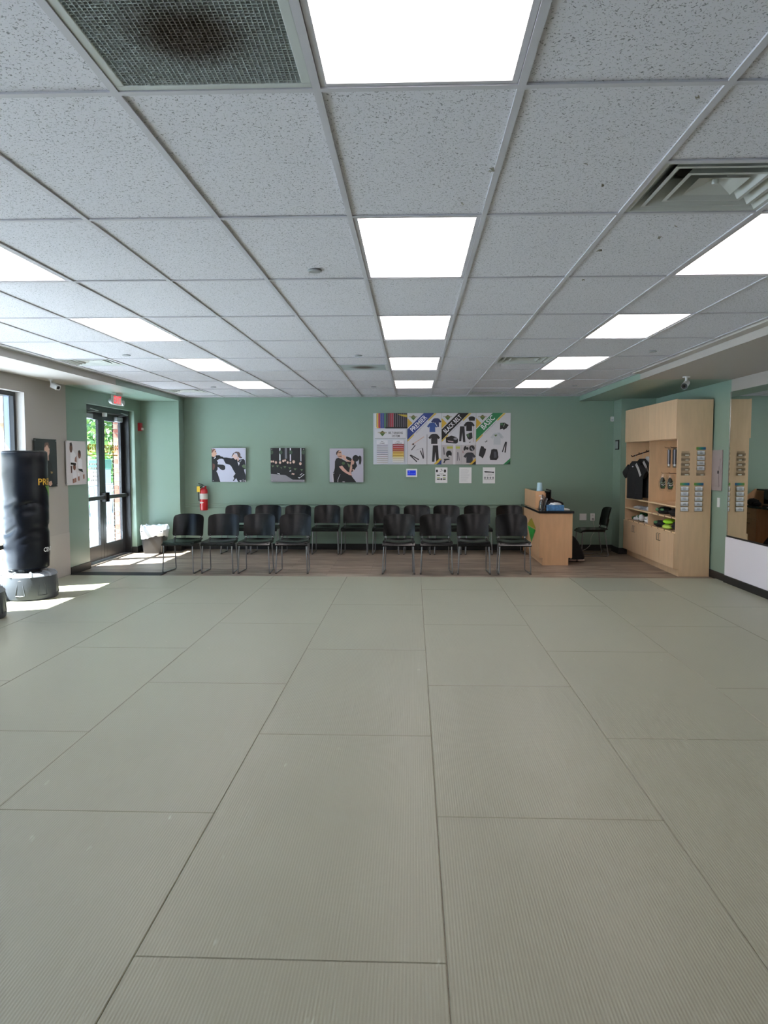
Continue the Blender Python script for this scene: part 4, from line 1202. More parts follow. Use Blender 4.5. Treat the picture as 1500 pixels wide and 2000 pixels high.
# ============================================================ SAFETY KIT
t = thing('fire_extinguisher', 'red fire extinguisher with yellow tag hanging on the green back wall', 'extinguisher', (-3.72, YB-0.09, 0.69))
ex, ey = -3.715, YB-0.09; RED = M('red enamel', '#b3121c', 0.25, coat=0.4)
MB().lathe([(0.055, 0.0), (0.068, 0.004), (0.07, 0.02), (0.07, 0.34), (0.062, 0.375), (0.035, 0.40), (0.022, 0.41)], (ex, ey, 0.69), RED, 24).build('cylinder', t, smooth=40)
MB().lathe([(0.0705, 0.20), (0.0708, 0.20), (0.0708, 0.30), (0.0705, 0.30)], (ex, ey, 0.69), M('extinguisher label', '#cfc9c2', 0.5), 24).build('label_band', t, smooth=40)
MB().lathe([(0.022, 0.41), (0.022, 0.435), (0.015, 0.44)], (ex, ey, 0.69), STEEL, 14).build('valve', t, smooth=40)
MB().tube([(ex+0.01, ey, 1.125), (ex-0.03, ey-0.02, 1.155), (ex-0.085, ey-0.03, 1.165)], 0.007, BLACKM).build('lever', t)
MB().tube([(ex+0.02, ey, 1.12), (ex-0.04, ey-0.015, 1.13), (ex-0.075, ey-0.03, 1.125)], 0.006, BLACKM).build('handle', t)
MB().tube([(ex-0.01, ey-0.01, 1.12), (ex-0.075, ey-0.02, 1.09), (ex-0.088, ey-0.01, 0.98), (ex-0.08, ey-0.02, 0.86)], 0.009, BLACKM, 8, 0.03).build('hose', t, smooth=60)
B(ex-0.10, ex-0.045, ey-0.078, ey-0.075, 1.02, 1.12, M('yellow tag', '#d9b32a', 0.5)).build('inspection_tag', t)
p = Print((0, 0, 1, 1), onY(ex-0.05, ex+0.03, 0.80, 0.86, ey-0.0712)); p.poly([(0, 0.2), (0.9, 0.5), (0, 0.8)], '#e8e2e0'); p.build('arrow_mark', t)
t.location = (ex, ey, 0.69)
B(ex-0.03, ex+0.03, ey+0.07, YB, 0.95, 1.12, RED).build('wall_bracket', t)
# exit sign
t = thing('exit_sign', 'white exit sign with red letters and emergency lamps above the glass doors', 'exit sign', (-4.56, 11.9, SZ-0.03))
sx, y0, y1 = -4.555, 11.70, 12.06
B(sx-0.03, sx+0.012, 11.91, 12.07, SZ-0.028, SZ, WHITE).build('mounting_plate', t)
B(sx-0.03, sx+0.0, y0, y1, 2.43, SZ-0.028, WHITE).build('housing', t, bevel=0.006)
B(sx+0.0, sx+0.004, y0+0.02, y1-0.02, 2.445, SZ-0.04, M('exit face', '#d9d2d2', 0.4, emit=('#ffdede', 0.15))).build('face', t)
vs, fs = text_faces('EXIT'); g = MB(); g.add([(sx+0.0046, y0+0.04+u*0.29, 2.45+v*0.115) for u, v in vs], fs, M('red exit letters', '#d81f30', 0.4, emit=('#ff2a3c', 1.2))); g.build('exit_lettering', t)
for yy in (y0-0.05, y1+0.05):
    g = MB(); c = (sx-0.01, yy, 2.475)
    g.loft([[(c[0]-0.03+a, c[1]+rr*math.cos(2*PI*k/14), c[2]+rr*math.sin(2*PI*k/14)) for k in range(14)] for a, rr in ((0, 0.02), (0.015, 0.038), (0.055, 0.045), (0.058, 0.038))], WHITE)
    g.build('lamp_head', t, smooth=40)
# fire alarm strobe
t = thing('fire_alarm', 'small red fire alarm strobe on the green wall right of the doors', 'fire alarm', (XL+0.02, 13.34, 2.10))
B(XL, XL+0.05, 13.285, 13.395, 2.085, 2.225, M('alarm red', '#a3202a', 0.4)).build('housing', t, bevel=0.008)
B(XL+0.05, XL+0.075, 13.32, 13.38, 2.10, 2.14, WHITE).build('strobe_lens', t, bevel=0.005)
# wall lamp / sensor left
t = thing('security_camera', 'white swivel security camera under the left soffit', 'camera', (-4.60, 9.8, SZ-0.005))
MB().lathe([(0.028, -0.012), (0.028, 0.0)], (-4.60, 9.77, SZ), WHITE, 16).build('mount', t)
MB().tube([(-4.60, 9.77, SZ-0.01), (-4.60, 9.78, SZ-0.055), (-4.57, 9.80, SZ-0.075)], 0.010, WHITE).build('arm', t)
g = MB(); a = Vector((-4.59, 9.80, SZ-0.07)); d = Vector((0.85, -0.35, -0.35)).normalized(); u = d.cross(Vector((0, 0, 1))).normalized(); v_ = u.cross(d)
g.loft([[a+d*k+u*xx+v_*yy for xx, yy in rrect(-0.035, 0.035, -0.032, 0.032, 0.012, 3)] for k in (0, 0.01, 0.10, 0.105)], WHITE); g.build('body', t, smooth=40)
g = MB(); g.loft([[a+d*k+u*xx+v_*yy for xx, yy in rrect(-0.022, 0.022, -0.02, 0.02, 0.01, 3)] for k in (0.105, 0.108)], BLACKM); g.build('lens', t)
# bullet camera right
t = thing('security_camera', 'white bullet security camera with black face under the right soffit', 'camera', (3.36, 9.75, SZ-0.002))
MB().lathe([(0.042, -0.012), (0.045, -0.006), (0.045, 0.0)], (3.37, 9.78, SZ), WHITE, 20).build('mount', t)
MB().tube([(3.37, 9.78, SZ-0.01), (3.37, 9.78, SZ-0.05), (3.35, 9.76, SZ-0.075)], 0.016, WHITE).build('arm', t, smooth=60)
a = Vector((3.40, 9.84, SZ-0.065)); d = Vector((-0.45, -0.8, -0.33)).normalized(); u = d.cross(Vector((0, 0, 1))).normalized(); v_ = u.cross(d)
def cyl(mb, a, d, u, v_, prof, m, n=18):
    mb.loft([[a+d*k+u*rr*math.cos(2*PI*i/n)+v_*rr*math.sin(2*PI*i/n) for i in range(n)] for k, rr in prof], m)
g = MB(); cyl(g, a, d, u, v_, [(0, 0.03), (0.01, 0.038), (0.15, 0.038), (0.155, 0.04), (0.175, 0.04)], WHITE); g.build('body', t, smooth=40)
g = MB(); cyl(g, a, d, u, v_, [(0.1752, 0.037), (0.178, 0.036)], BLACKM); cyl(g, a, d, u, v_, [(0.178, 0.015), (0.182, 0.013)], BLACKG); g.build('lens', t)
# trash can with liner
t = thing('trash_can', 'grey plastic trash can with clear liner in the far left corner', 'trash can', (-4.43, 13.11, WZ))
CANM = M('dark grey can', '#151619', 0.4)
def rr_ring(cx_, cy_, hx, hy, z, r_=0.03): return [(cx_+a, cy_+b, z) for a, b in rrect(-hx, hx, -hy, hy, r_, 4)]
g = MB(); g.loft([rr_ring(-4.43, 13.11, 0.155, 0.12, WZ), rr_ring(-4.43, 13.11, 0.165, 0.128, 0.02), rr_ring(-4.43, 13.11, 0.198, 0.155, 0.37), rr_ring(-4.43, 13.11, 0.206, 0.163, 0.375), rr_ring(-4.43, 13.11, 0.206, 0.163, 0.39), rr_ring(-4.43, 13.11, 0.19, 0.148, 0.39), rr_ring(-4.43, 13.11, 0.15, 0.12, 0.02)], CANM)
g.build('bin', t, smooth=35)
g = MB(); n = 64; rings = []
for z, e in ((0.245, 0.200), (0.30, 0.207), (0.39, 0.218), (0.44, 0.214), (0.47, 0.200), (0.43, 0.180), (0.3, 0.165)):
    ring = []
    for i in range(n):
        a_ = 2*PI*i/n; sc = 1/max(abs(math.cos(a_)), abs(math.sin(a_)))**0.8
        nn = noise.noise(Vector((math.cos(a_)*4, math.sin(a_)*4, z*9)))
        zz = z+0.035*nn+(0.05*math.cos(a_+0.6) if z < 0.3 and e > 0.19 else 0)
        ring.append((-4.43+math.cos(a_)*(e+0.012*nn)*sc*0.98, 13.11+math.sin(a_)*(e*0.8+0.012*nn)*sc*0.98, zz))
    rings.append(ring)
g.loft(rings, LINER, cap=False); g.build('liner', t, smooth=60)

# ============================================================ RECEPTION DESK
dx0, dx1, dy0, dy1 = 1.925, 2.415, 11.77, 13.66
t = thing('reception_desk', 'maple laminate reception desk with drawers at the right of the chairs', 'desk', ((dx0+dx1)/2, (dy0+dy1)/2, WZ))
f = MB(); f.prism([(dx0, 0.10), (dx0+0.045, 0.10), (dx0+0.045, WZ), (dx1-0.055, WZ), (dx1-0.055, 0.10), (dx1, 0.10), (dx1, 0.775), (dx0, 0.775)], 'y', dy0, dy0+0.02, WOODD); f.build('end_panel', t, bevel=0.001)
B(dx0, dx0+0.02, dy0+0.02, dy1, 0.10, 0.775, WOODD).build('front_panel', t, bevel=0.001)
B(dx0+0.045, dx0+0.06, dy0+0.02, dy1, WZ, 0.10, WOODD).build('toe_kick', t)
B(dx0+0.02, dx1-0.02, dy1-0.02, dy1, WZ, 0.775, WOODD).build('back_panel', t)
B(dx1-0.45, dx1-0.02, 12.35, 12.37, 0.10, 0.775, WOODD).build('divider', t)
B(dx1-0.45, dx1-0.02, 13.05, 13.07, 0.10, 0.775, WOODD).build('divider', t)
PULL = M('dark pull', '#3a3430', 0.4, metal=0.6)
for (a, b, z0, z1, nm) in ((dy0+0.022, 12.36, 0.60, 0.765, 'drawer'), (dy0+0.022, 12.36, 0.105, 0.595, 'door'), (13.06, dy1-0.002, 0.60, 0.765, 'drawer'), (13.06, dy1-0.002, 0.105, 0.595, 'door')):
    d_ = B(dx1-0.02, dx1, a+0.002, b-0.002, z0, z1, WOODD).build(nm, t, bevel=0.001)
    yc = (a+b)/2; zc = (z0+z1)/2 if nm == 'drawer' else z1-0.08
    MB().tube([(dx1, yc-0.05, zc), (dx1+0.025, yc-0.05, zc), (dx1+0.025, yc+0.05, zc), (dx1, yc+0.05, zc)], 0.004, PULL, 6, 0.01).build('pull', d_)
B(dx1-0.02, dx1-0.0, dy0+0.022, dy1, 0.09, 0.10, WOODD).build('bottom_edge', t)
tag(B(dx0-0.02, dx1+0.02, dy0-0.02, dy1+0.02, 0.777, 0.812, BLACKG).build('worktop', bevel=0.003), 'glossy black laminate worktop lying on the maple desk', 'worktop')
# logo sticker on the left face
t = thing('desk_logo_sticker', 'green and yellow diamond logo sticker on the left face of the desk', 'sticker', (dx0-0.001, 12.3, 0.45))
p = Print((0, 0, 1, 1), lambda u, v, l: (dx0-0.0008-LAY*l, 13.06-u*0.95, 0.25+v*0.40))
p.poly([(0.05, 0.32), (0.5, 0.0), (0.95, 0.32), (0.95, 0.36), (0.05, 0.36)], '#a5962e'); p.poly([(0.05, 0.40), (0.95, 0.40), (0.5, 1.0)], '#2f9a3c')
p.build('printed_logo', t)
# hutch on the desk
TW0 = 0.813
t = thing('desk_hutch', 'small maple hutch with black top on the rear of the desk', 'shelf', (2.02, 13.1, TW0))
B(1.955, 1.975, 12.42, 13.60, TW0, 1.085, WOODD).build('side_panel', t, bevel=0.001)
B(1.975, 2.10, 12.42, 12.44, TW0, 1.085, WOODD).build('end_panel', t, bevel=0.001)
B(1.975, 2.20, 12.44, 13.60, 1.065, 1.085, BLACKG).build('top_shelf', t)
f = MB(); f.prism([(1.975, TW0), (2.50, TW0), (2.46, 0.89), (2.22, 1.085), (1.975, 1.085)], 'y', 13.58, 13.60, WOODD); f.build('gusset_panel', t)
# cup on hutch
t = thing('paper_cup_stack', 'pale blue upturned paper cup stack on the hutch', 'cup', (2.05, 12.62, 1.086))
MB().lathe([(0.046, 0.0), (0.046, 0.006), (0.038, 0.125), (0.034, 0.13), (0.001, 0.128)], (2.052, 12.62, 1.0865), M('pale blue cup', '#a9cbdc', 0.5), 24).build('cup', t, smooth=40)
MB().lathe([(0.048, 0.0), (0.048, 0.008), (0.0465, 0.008)], (2.052, 12.62, 1.0865), M('pale blue cup', '#a9cbdc', 0.5), 24).build('rim', t, smooth=40)
# brochure holder
t = thing('brochure_holder', 'clear leaning brochure holder with leaflets on the desk by the hutch', 'holder', (2.03, 12.22, TW0))
f = MB(); f.prism([(1.965, TW0), (2.09, TW0), (2.09, TW0+0.01), (2.055, TW0+0.22), (2.045, TW0+0.22), (1.975, TW0+0.012)], 'y', 12.20, 12.204, CLEAR); f.prism([(1.965, TW0), (2.09, TW0), (2.09, TW0+0.01), (2.055, TW0+0.22), (2.045, TW0+0.22), (1.975, TW0+0.012)], 'y', 12.306, 12.31, CLEAR)
f.box(1.965, 2.09, 12.204, 12.306, TW0, TW0+0.004, CLEAR); f.build('holder', t)
for k in range(4):
    f = MB(); x = 1.985+k*0.022
    f.prism([(x, TW0+0.005), (x+0.008, TW0+0.005), (x+0.062, TW0+0.225-0.02*k), (x+0.056, TW0+0.228-0.02*k)], 'y', 12.206, 12.304, [flat('#4a3a38'), flat('#8a7a72'), flat('#2e2a30'), flat('#9aa0a6')][k]); f.build('leaflet', t)
# sanitizer
t = thing('sanitizer_bottle', 'clear pump bottle of sanitizer with white pump on the desk', 'bottle', (1.985, 12.02, TW0))
MB().lathe([(0.030, 0.0), (0.034, 0.004), (0.034, 0.12), (0.028, 0.145), (0.013, 0.155), (0.013, 0.165)], (1.985, 12.02, TW0), CLEARG, 20).build('bottle', t, smooth=40)
MB().lathe([(0.015, 0.163), (0.015, 0.185), (0.005, 0.19), (0.005, 0.215)], (1.985, 12.02, TW0), WHITE, 14).build('pump', t, smooth=40)
MB().tube([(1.99, 12.02, TW0+0.218), (1.96, 12.01, TW0+0.222), (1.945, 12.005, TW0+0.215)], 0.006, WHITE).build('nozzle', t)
# tissue box
def blob(name, c, r, m, parent=None, seed=0, amp=0.25, fr=3.0, n1_=24, n2_=14, kind=None):
    rings = []
    for j in range(1, n2_):
        ph = -PI/2+PI*j/n2_
        ring = []
        for i in range(n1_):
            a = 2*PI*i/n1_; d = Vector((math.cos(a)*math.cos(ph), math.sin(a)*math.cos(ph), math.sin(ph)))
            k = 1+amp*noise.noise(d*fr+Vector((seed*3.1, seed, 0)))+amp*0.4*noise.noise(d*fr*2.7+Vector((seed, 2, seed)))
            z = c[2]+d.z*r[2]*k
            ring.append((c[0]+d.x*r[0]*k, c[1]+d.y*r[1]*k, max(z, c[2]-r[2]*0.8)))
        rings.append(ring)
    return MB().loft(rings, m).build(name, parent, smooth=60, kind=kind)
t = thing('tissue_box', 'blue tissue box with white tissue on the black worktop', 'tissue box', (2.19, 11.93, TW0))
B(2.055, 2.305, 11.87, 11.99, TW0, TW0+0.082, M('blue carton', '#4d7fb0', 0.5, vary=(30, 0.25))).build('carton', t, bevel=0.002)
blob('tissue', (2.18, 11.93, TW0+0.095), (0.085, 0.03, 0.022), CLOTHW, t, 4, 0.5)
# dark bag on worktop
t = thing('black_pouch', 'long soft black pouch lying behind the tissue box', 'bag', (2.21, 12.3, TW0))
blob('pouch', (2.24, 12.36, TW0+0.058), (0.15, 0.07, 0.075), CLOTHK, t, 2, 0.12)
MB().tube([(2.12, 12.26, TW0+0.115), (2.22, 12.24, TW0+0.135), (2.32, 12.26, TW0+0.115)], 0.006, CLOTHK).build('carry_loop', t)
tag(B(2.24, 2.43, 12.05, 12.26, TW0, TW0+0.008, PAPER).build('paper_pad'), 'thin white paper pad on the right edge of the worktop', 'paper')
# computer monitor at the back (seen in the mirror)
t = thing('computer_monitor', 'black monitor on the desk, visible in the mirror', 'monitor', (2.26, 12.95, TW0))
f = MB(); f.box(2.245, 2.262, 12.74, 13.16, 0.845, 1.095, BLACKM); f.build('screen_housing', t, bevel=0.004)
B(2.2622, 2.2632, 12.755, 13.145, 0.86, 1.08, BLACKG).build('screen', t)
MB().tube([(2.25, 12.95, 0.86), (2.24, 12.95, TW0+0.012)], 0.02, BLACKM).build('neck', t)
B(2.20, 2.34, 12.86, 13.04, TW0, TW0+0.01, BLACKM).build('stand_base', t, bevel=0.003)
t = thing('black_jacket', 'crumpled black jacket on the staff side of the worktop', 'jacket', (2.35, 13.3, TW0))
blob('cloth', (2.35, 13.36, TW0+0.052), (0.075, 0.19, 0.062), CLOTHK, t, 9, 0.3)
blob('sleeve', (2.38, 13.12, TW0+0.036), (0.045, 0.11, 0.04), CLOTHK, t, 5, 0.25)
tag(B(2.38, 2.432, 12.45, 12.66, TW0, TW0+0.004, PAPER).build('paper_sheet'), 'loose white sheet on the staff side of the worktop', 'paper')
# soft black bag on floor
t = thing('black_sports_bag', 'slumped black cloth bag with pale bottom trim beside the desk', 'bag', (2.56, 12.2, WZ))
f = MB(); rings = []
for z, hx0, hx1 in ((0.03, -0.11, 0.145), (0.06, -0.11, 0.15), (0.14, -0.11, 0.13), (0.22, -0.11, 0.09), (0.30, -0.11, 0.045), (0.36, -0.10, 0.00), (0.385, -0.085, -0.03)):
    ring = []
    for i in range(24):
        a = 2*PI*i/24; cxm = (hx0+hx1)/2; hw = (hx1-hx0)/2
        nn = 1+0.10*noise.noise(Vector((math.cos(a)*2, math.sin(a)*2, z*9)))
        ring.append((2.56+cxm+math.copysign(abs(math.cos(a))**0.7, math.cos(a))*hw*nn, 12.28+math.copysign(abs(math.sin(a))**0.7, math.sin(a))*0.13*nn*(1-z), z))
    rings.append(ring)
f.loft(rings, CLOTHK); f.build('bag_body', t, smooth=60)
for xx in (2.515, 2.64):
    blob('pale_base_trim', (xx, 12.20, WZ+0.026), (0.062, 0.05, 0.022), M('pale rubber', '#b9a6a0', 0.6), t, 3, 0.06)
blob('bag_underside', (2.575, 12.28, WZ+0.025), (0.11, 0.10, 0.028), BLACKM, t, 6, 0.1)
# wall plates
t = thing('blank_wall_plate', 'square blank white wall plate on the green wall behind the desk', 'wall plate', (2.99, YB, 0.53))
B(2.935, 3.055, YB-0.007, YB, 0.525, 0.64, WHITE).build('plate', t, bevel=0.002)
for a, b in ((2.955, 0.58), (3.035, 0.58)): B(a-0.003, a+0.003, YB-0.009, YB-0.007, b-0.003, b+0.003, STEEL).build('screw', t)
t = thing('wall_outlet', 'white wall outlet with plug and cord behind the chair', 'outlet', (3.16, YB, 0.52))
B(3.122, 3.20, YB-0.007, YB, 0.515, 0.645, WHITE).build('plate', t, bevel=0.002)
for z in (0.55, 0.61): B(3.145, 3.178, YB-0.010, YB-0.007, z-0.014, z+0.014, M('outlet face', '#cfcfcf', 0.4)).build('socket', t, bevel=0.003)
t = thing('power_cord', 'thin pale power cord hanging from the outlet to the floor', 'cord', (3.165, YB-0.03, 0.55))
B(3.148, 3.18, YB-0.04, YB-0.0102, 0.535, 0.565, M('grey plug', '#9a9a9c', 0.5)).build('plug', t, bevel=0.004)
MB().tube([(3.165, YB-0.035, 0.54), (3.17, YB-0.05, 0.45), (3.21, YB-0.05, 0.36), (3.12, YB-0.06, 0.22), (3.13, YB-0.06, 0.10), (3.02, YB-0.10, 0.01), (2.85, YB-0.15, 0.002)], 0.004, M('pale cord', '#b8b5b0', 0.5), 6, 0.05).build('cable', t, smooth=60)
t = thing('coiled_cable', 'small pale coil of cable on the floor behind the chair', 'cord', (3.36, 13.5, WZ))
MB().tube([(3.36+0.07*math.cos(a*0.5)+0.012*math.sin(a*1.7), 13.48+0.05*math.sin(a*0.5), WZ+0.008+0.0012*a) for a in range(0, 44)], 0.005, M('grey coil', '#77716b', 0.5), 6).build('coil', t, smooth=60)
t = thing('wall_sensor', 'small white box sensor high on the green wall near the cabinet', 'sensor', (3.465, YB, 2.25))
B(3.438, 3.492, YB-0.045, YB, 2.25, 2.335, WHITE).build('housing', t, bevel=0.008)
B(3.445, 3.485, YB-0.048, YB-0.045, 2.262, 2.29, M('sensor lens', '#c4c8cc', 0.3)).build('lens', t)
t = thing('wall_display', 'small black framed grey panel on the side of the far right pilaster', 'picture', (3.49, 13.43, 1.77))
B(3.482, 3.5, 13.33, 13.53, 1.755, 1.92, BLACKM).build('frame', t, bevel=0.003)
B(3.4805, 3.482, 13.345, 13.515, 1.775, 1.90, flat('#8f979c')).build('face', t)

# ============================================================ WARDROBE CABINET
cy0, cy1, cyd, cf, cb = 10.68, 13.215, 11.93, 3.585, 4.052
t = thing('display_cabinet', 'tall maple cabinet with open bays of clothing along the right wall', 'cabinet', ((cf+cb)/2, (cy0+cy1)/2, WZ))
f = MB(); f.prism([(cf, 0.09), (cf+0.05, 0.09), (cf+0.05, WZ), (cb, WZ), (cb, 2.40), (cf, 2.40)], 'y', cy0, cy0+0.02, WOOD); f.build('side_panel', t, bevel=0.001)
f = MB(); f.prism([(cf, 0.09), (cf+0.05, 0.09), (cf+0.05, WZ), (cb, WZ), (cb, 2.40), (cf, 2.40)], 'y', cy1-0.02, cy1, WOOD); f.build('side_panel', t, bevel=0.001)
B(cf+0.004, cb, cyd-0.012, cyd+0.012, 0.09, 2.38, WOOD).build('divider', t)
B(cb-0.012, cb, cy0+0.02, cy1-0.02, WZ, 2.40, WOOD).build('back_panel', t)
B(cf, cb-0.012, cy0+0.02, cy1-0.02, 2.38, 2.40, WOOD).build('top_panel', t)
B(cf+0.05, cf+0.065, cy0+0.02, cy1-0.02, WZ, 0.09, WOOD).build('toe_kick', t)
bays = ((cy0+0.02, cyd-0.012), (cyd+0.012, cy1-0.02))
for (a, b) in bays:
    for z in (0.575, 0.775, 0.935, 1.872, 0.092):
        B(cf+0.004, cb-0.012, a, b, z, z+0.018, WOOD if z != 0.935 else WOOD).build('shelf', t)
        MB().box(cf, cf+0.004, a, b, z, z+0.018, WEDGE).build('edge_band', t)
for (a, b) in ((cy0+0.0, cyd), (cyd, cy1)):
    B(cf-0.02, cf-0.001, a+0.002, b-0.002, 1.875, 2.405, WOOD).build('upper_door', t, bevel=0.001)
for (a, b) in ((cy0, cyd), (cyd, cy1)):
    m_ = (a+b)/2
    for (c, d, yy) in ((a+0.002, m_-0.001, m_-0.045), (m_+0.001, b-0.002, m_+0.045)):
        dd = B(cf-0.02, cf-0.001, c, d, 0.095, 0.578, WOOD).build('lower_door', t, bevel=0.001)
        MB().tube([(cf-0.02, yy, 0.425), (cf-0.045, yy, 0.425), (cf-0.045, yy, 0.525), (cf-0.02, yy, 0.525)], 0.0045, M('satin pull', '#7f7a70', 0.35, metal=0.7), 6, 0.012).build('door_pull', dd)
# small tags on shelf edges
for (a, b), z in ((bays[0], 0.584), (bays[1], 0.584), (bays[0], 0.784)):
    for k in range(4):
        y = a+(b-a)*(0.12+0.24*k)
        B(cf-0.0045, cf-0.0005, y-0.012, y+0.012, z-0.007, z+0.010, M('price tag red', '#a5584a', 0.6) if k == 3 else M('price tag dark', '#4a3b35', 0.6)).build('price_tag', t)
# garment rail and shirts
RAILM = M('dark bronze rail', '#3a2a26', 0.4, metal=0.6)
def armz(x): return 1.632+(x-3.50)*0.34
t = thing('waterfall_arm', 'dark sloping waterfall arm holding the shirts in the far bay', 'rail', (4.0, 12.58, 1.8))
MB().tube([(cb-0.013, 12.58, armz(cb-0.013)), (3.505, 12.58, armz(3.505)), (3.50, 12.58, armz(3.50)+0.025)], 0.010, RAILM, 10).build('arm', t, smooth=60)
B(cb-0.018, cb-0.012, 12.55, 12.61, armz(cb)-0.05, armz(cb)+0.05, RAILM).build('wall_plate', t)
for xx in (3.62, 3.74, 3.86): MB().tube([(xx, 12.58, armz(xx)+0.008), (xx, 12.58, armz(xx)+0.028)], 0.008, RAILM, 8).build('stop_peg', t)
def hung_shirt(xw, col, lab, hl, stripes, seed, length=0.60, half=0.235):
    rot = R(-75); y = 0; xc = 0; zt = armz(xw)-0.085
    h = thing('clothes_hanger', 'black hanger '+hl, 'hanger', (xw, 12.58, zt), 'hangers on the waterfall arm')
    t = thing('hanging_shirt', lab, 'shirt', (xw, 12.58, zt), 'shirts on the waterfall arm')
    def put(mb, name, par, **k):
        for v in mb.v: v += Vector((xw, 12.58, 0))
        return mb.build(name, par, **k)
    put(MB().tube([(0, 0, zt-0.03), (0, 0, zt+0.05), (0.012, 0, zt+0.08), (0, 0, zt+0.102), (-0.014, 0, zt+0.09)], 0.003, STEEL, 6), 'hook', h)
    put(MB().tube([(-0.19, 0, zt-0.085), (0, 0, zt-0.028), (0.19, 0, zt-0.085)], 0.007, BLACKM, 6), 'shoulder_bar', h)
    rings = []; N = 28
    zs = [zt-0.005-length*k/14 for k in range(15)]
    for k, z in enumerate(zs):
        q = k/14
        hw = half*(1.0 if q > 0.22 else 0.32+0.68*(q/0.22)**0.65)
        if q > 0.3: hw *= 1-0.06*(q-0.3)
        dp = 0.026+0.014*q
        ring = []
        for i in range(N):
            a = 2*PI*i/N
            fold = 0.012*q*math.sin(a*5+seed)+0.008*noise.noise(Vector((a*2, z*5, seed)))
            ring.append((math.cos(a)*(hw+fold*0.3), math.sin(a)*(dp+fold), z))
        rings.append(ring)
    put(MB().loft(rings, col), 'body', t, smooth=60)
    for sx in (-1, 1):
        rr = []
        for k in range(6):
            q = k/5
            c = Vector((sx*(half-0.075+0.15*q), 0, zt-0.125-0.10*q)); wv = 0.085-0.01*q; nv = Vector((sx*0.60, 0, 0.80))
            rr.append([c+nv*wv*math.cos(2*PI*i/16)+Vector((0, 1, 0))*0.030*math.sin(2*PI*i/16) for i in range(16)])
        put(MB().loft(rr, col), 'sleeve', t, smooth=60)
        if stripes and sx > 0:
            for k in range(3):
                o = 0.019*(k-1)
                put(MB().tube([(0.085+o*0.8, -0.036, zt-0.05+o*0.6), (0.17+o*0.8, -0.043, zt-0.13+o*0.6), (0.235+o*0.8, -0.042, zt-0.235+o*0.6)], 0.0045, flat('#d8d8dc'), 5), 'stripe', t)
    put(MB().tube([(0.062*math.cos(2*PI*i/16), -0.008+0.032*math.sin(2*PI*i/16), zt-0.012) for i in range(17)], 0.006, col, 6), 'collar', t)
    if stripes: put(B(-0.01, 0.022, -0.046, -0.043, zt-0.10, zt-0.085, flat('#d8d8e0')), 'chest_mark', t)
    for o in (h, t): o.rotation_euler = (0, 0, rot)
hung_shirt(3.56, CLOTHK, 'black shirt with three white shoulder stripes at the front of the arm', 'at the front of the waterfall arm', True, 1)
hung_shirt(3.675, CLOTHK, 'black striped shirt second on the arm, behind the front one', 'second from the front of the waterfall arm', True, 2, 0.62)
hung_shirt(3.785, CLOTHW, 'pale grey shirt third on the arm', 'carrying the pale grey shirt', False, 3, 0.62)
hung_shirt(3.895, CLOTHK, 'plain black shirt at the back of the arm', 'nearest the cabinet back', False, 4, 0.62)
# pegs and packets in the near bay
PEG = M('dark wire peg', '#3a322c', 0.4, metal=0.5)
GEAR = M('grey strap webbing', '#4b4f58', 0.7); GEARL = M('pale strap', '#a9adb8', 0.6)
k = 0
for (y, z, kind) in ((11.62, 1.76, 0), (11.36, 1.76, 0), (11.74, 1.385, 1), (11.40, 1.385, 1)):
    side = 'closer to the divider' if y > 11.5 else 'closer to the side panel'; lev = 'upper' if z > 1.5 else 'lower'
    pg = thing('display_peg', '%s wire peg %s in the near bay' % (lev, side), 'hook', (cb-0.02, y, z))
    MB().tube([(cb-0.013, y, z), (cb-0.33, y, z), (cb-0.335, y, z+0.02)], 0.003, PEG, 6).build('rod', pg)
    B(cb-0.02, cb-0.012, y-0.02, y+0.02, z-0.03, z+0.01, PEG).build('plate', pg)
    if kind == 0:
        for q in range(3):
            xx = cb-0.27+q*0.075
            pk = thing('strap_packet', '%s hanging packet of grey straps %s, %s from the front' % (lev, side, ordn[q]), 'packet', (xx, y, z-0.02), 'packets of straps on the upper pegs')
            B(xx-0.004, xx+0.004, y-0.055, y+0.055, z-0.29, z-0.006, FILM).build('bag_film', pk)
            for s_ in range(3): B(xx-0.010, xx+0.010, y-0.045+s_*0.033, y-0.02+s_*0.033, z-0.24, z-0.03, GEAR if s_ != 1 else GEARL).build('strap', pk, bevel=0.003)
            blob('label_card', (xx, y, z-0.255), (0.012, 0.03, 0.02), CLOTHW, pk, q, 0.1, n1_=12, n2_=8)
    else:
        xx = cb-0.30
        pk = thing('gear_packet', 'clear bag of dark gear on the lower peg %s' % side, 'packet', (xx, y, z-0.02), 'bags of sparring gear on the lower pegs')
        rr = []
        for q in range(8):
            v_ = q/7; hw = 0.012+0.048*math.sin(PI*min(1, 0.1+v_*0.8)); cz = z-0.008-0.25*v_
            rr.append([(xx-0.03*v_+hw*math.cos(2*PI*i/16), y+hw*0.9*math.sin(2*PI*i/16)*(1+0.15*math.sin(3*i)), cz) for i in range(16)])
        MB().loft(rr, CLEAR).build('bag_film', pk, smooth=60)
        blob('gear', (xx-0.018, y, z-0.155), (0.034, 0.042, 0.095), M('dark sparring gear', '#23302c', 0.6), pk, 3, 0.3)
        for q in range(3): MB().tube([(xx-0.052+0.01*q, y-0.030, z-0.13-0.035*q), (xx-0.02, y-0.046, z-0.15-0.03*q), (xx+0.015, y-0.034, z-0.12-0.035*q)], 0.007, [flat('#9ab09a'), flat('#d8dce0'), flat('#4a8a5a')][q], 6).build('trim_stripe', pk)
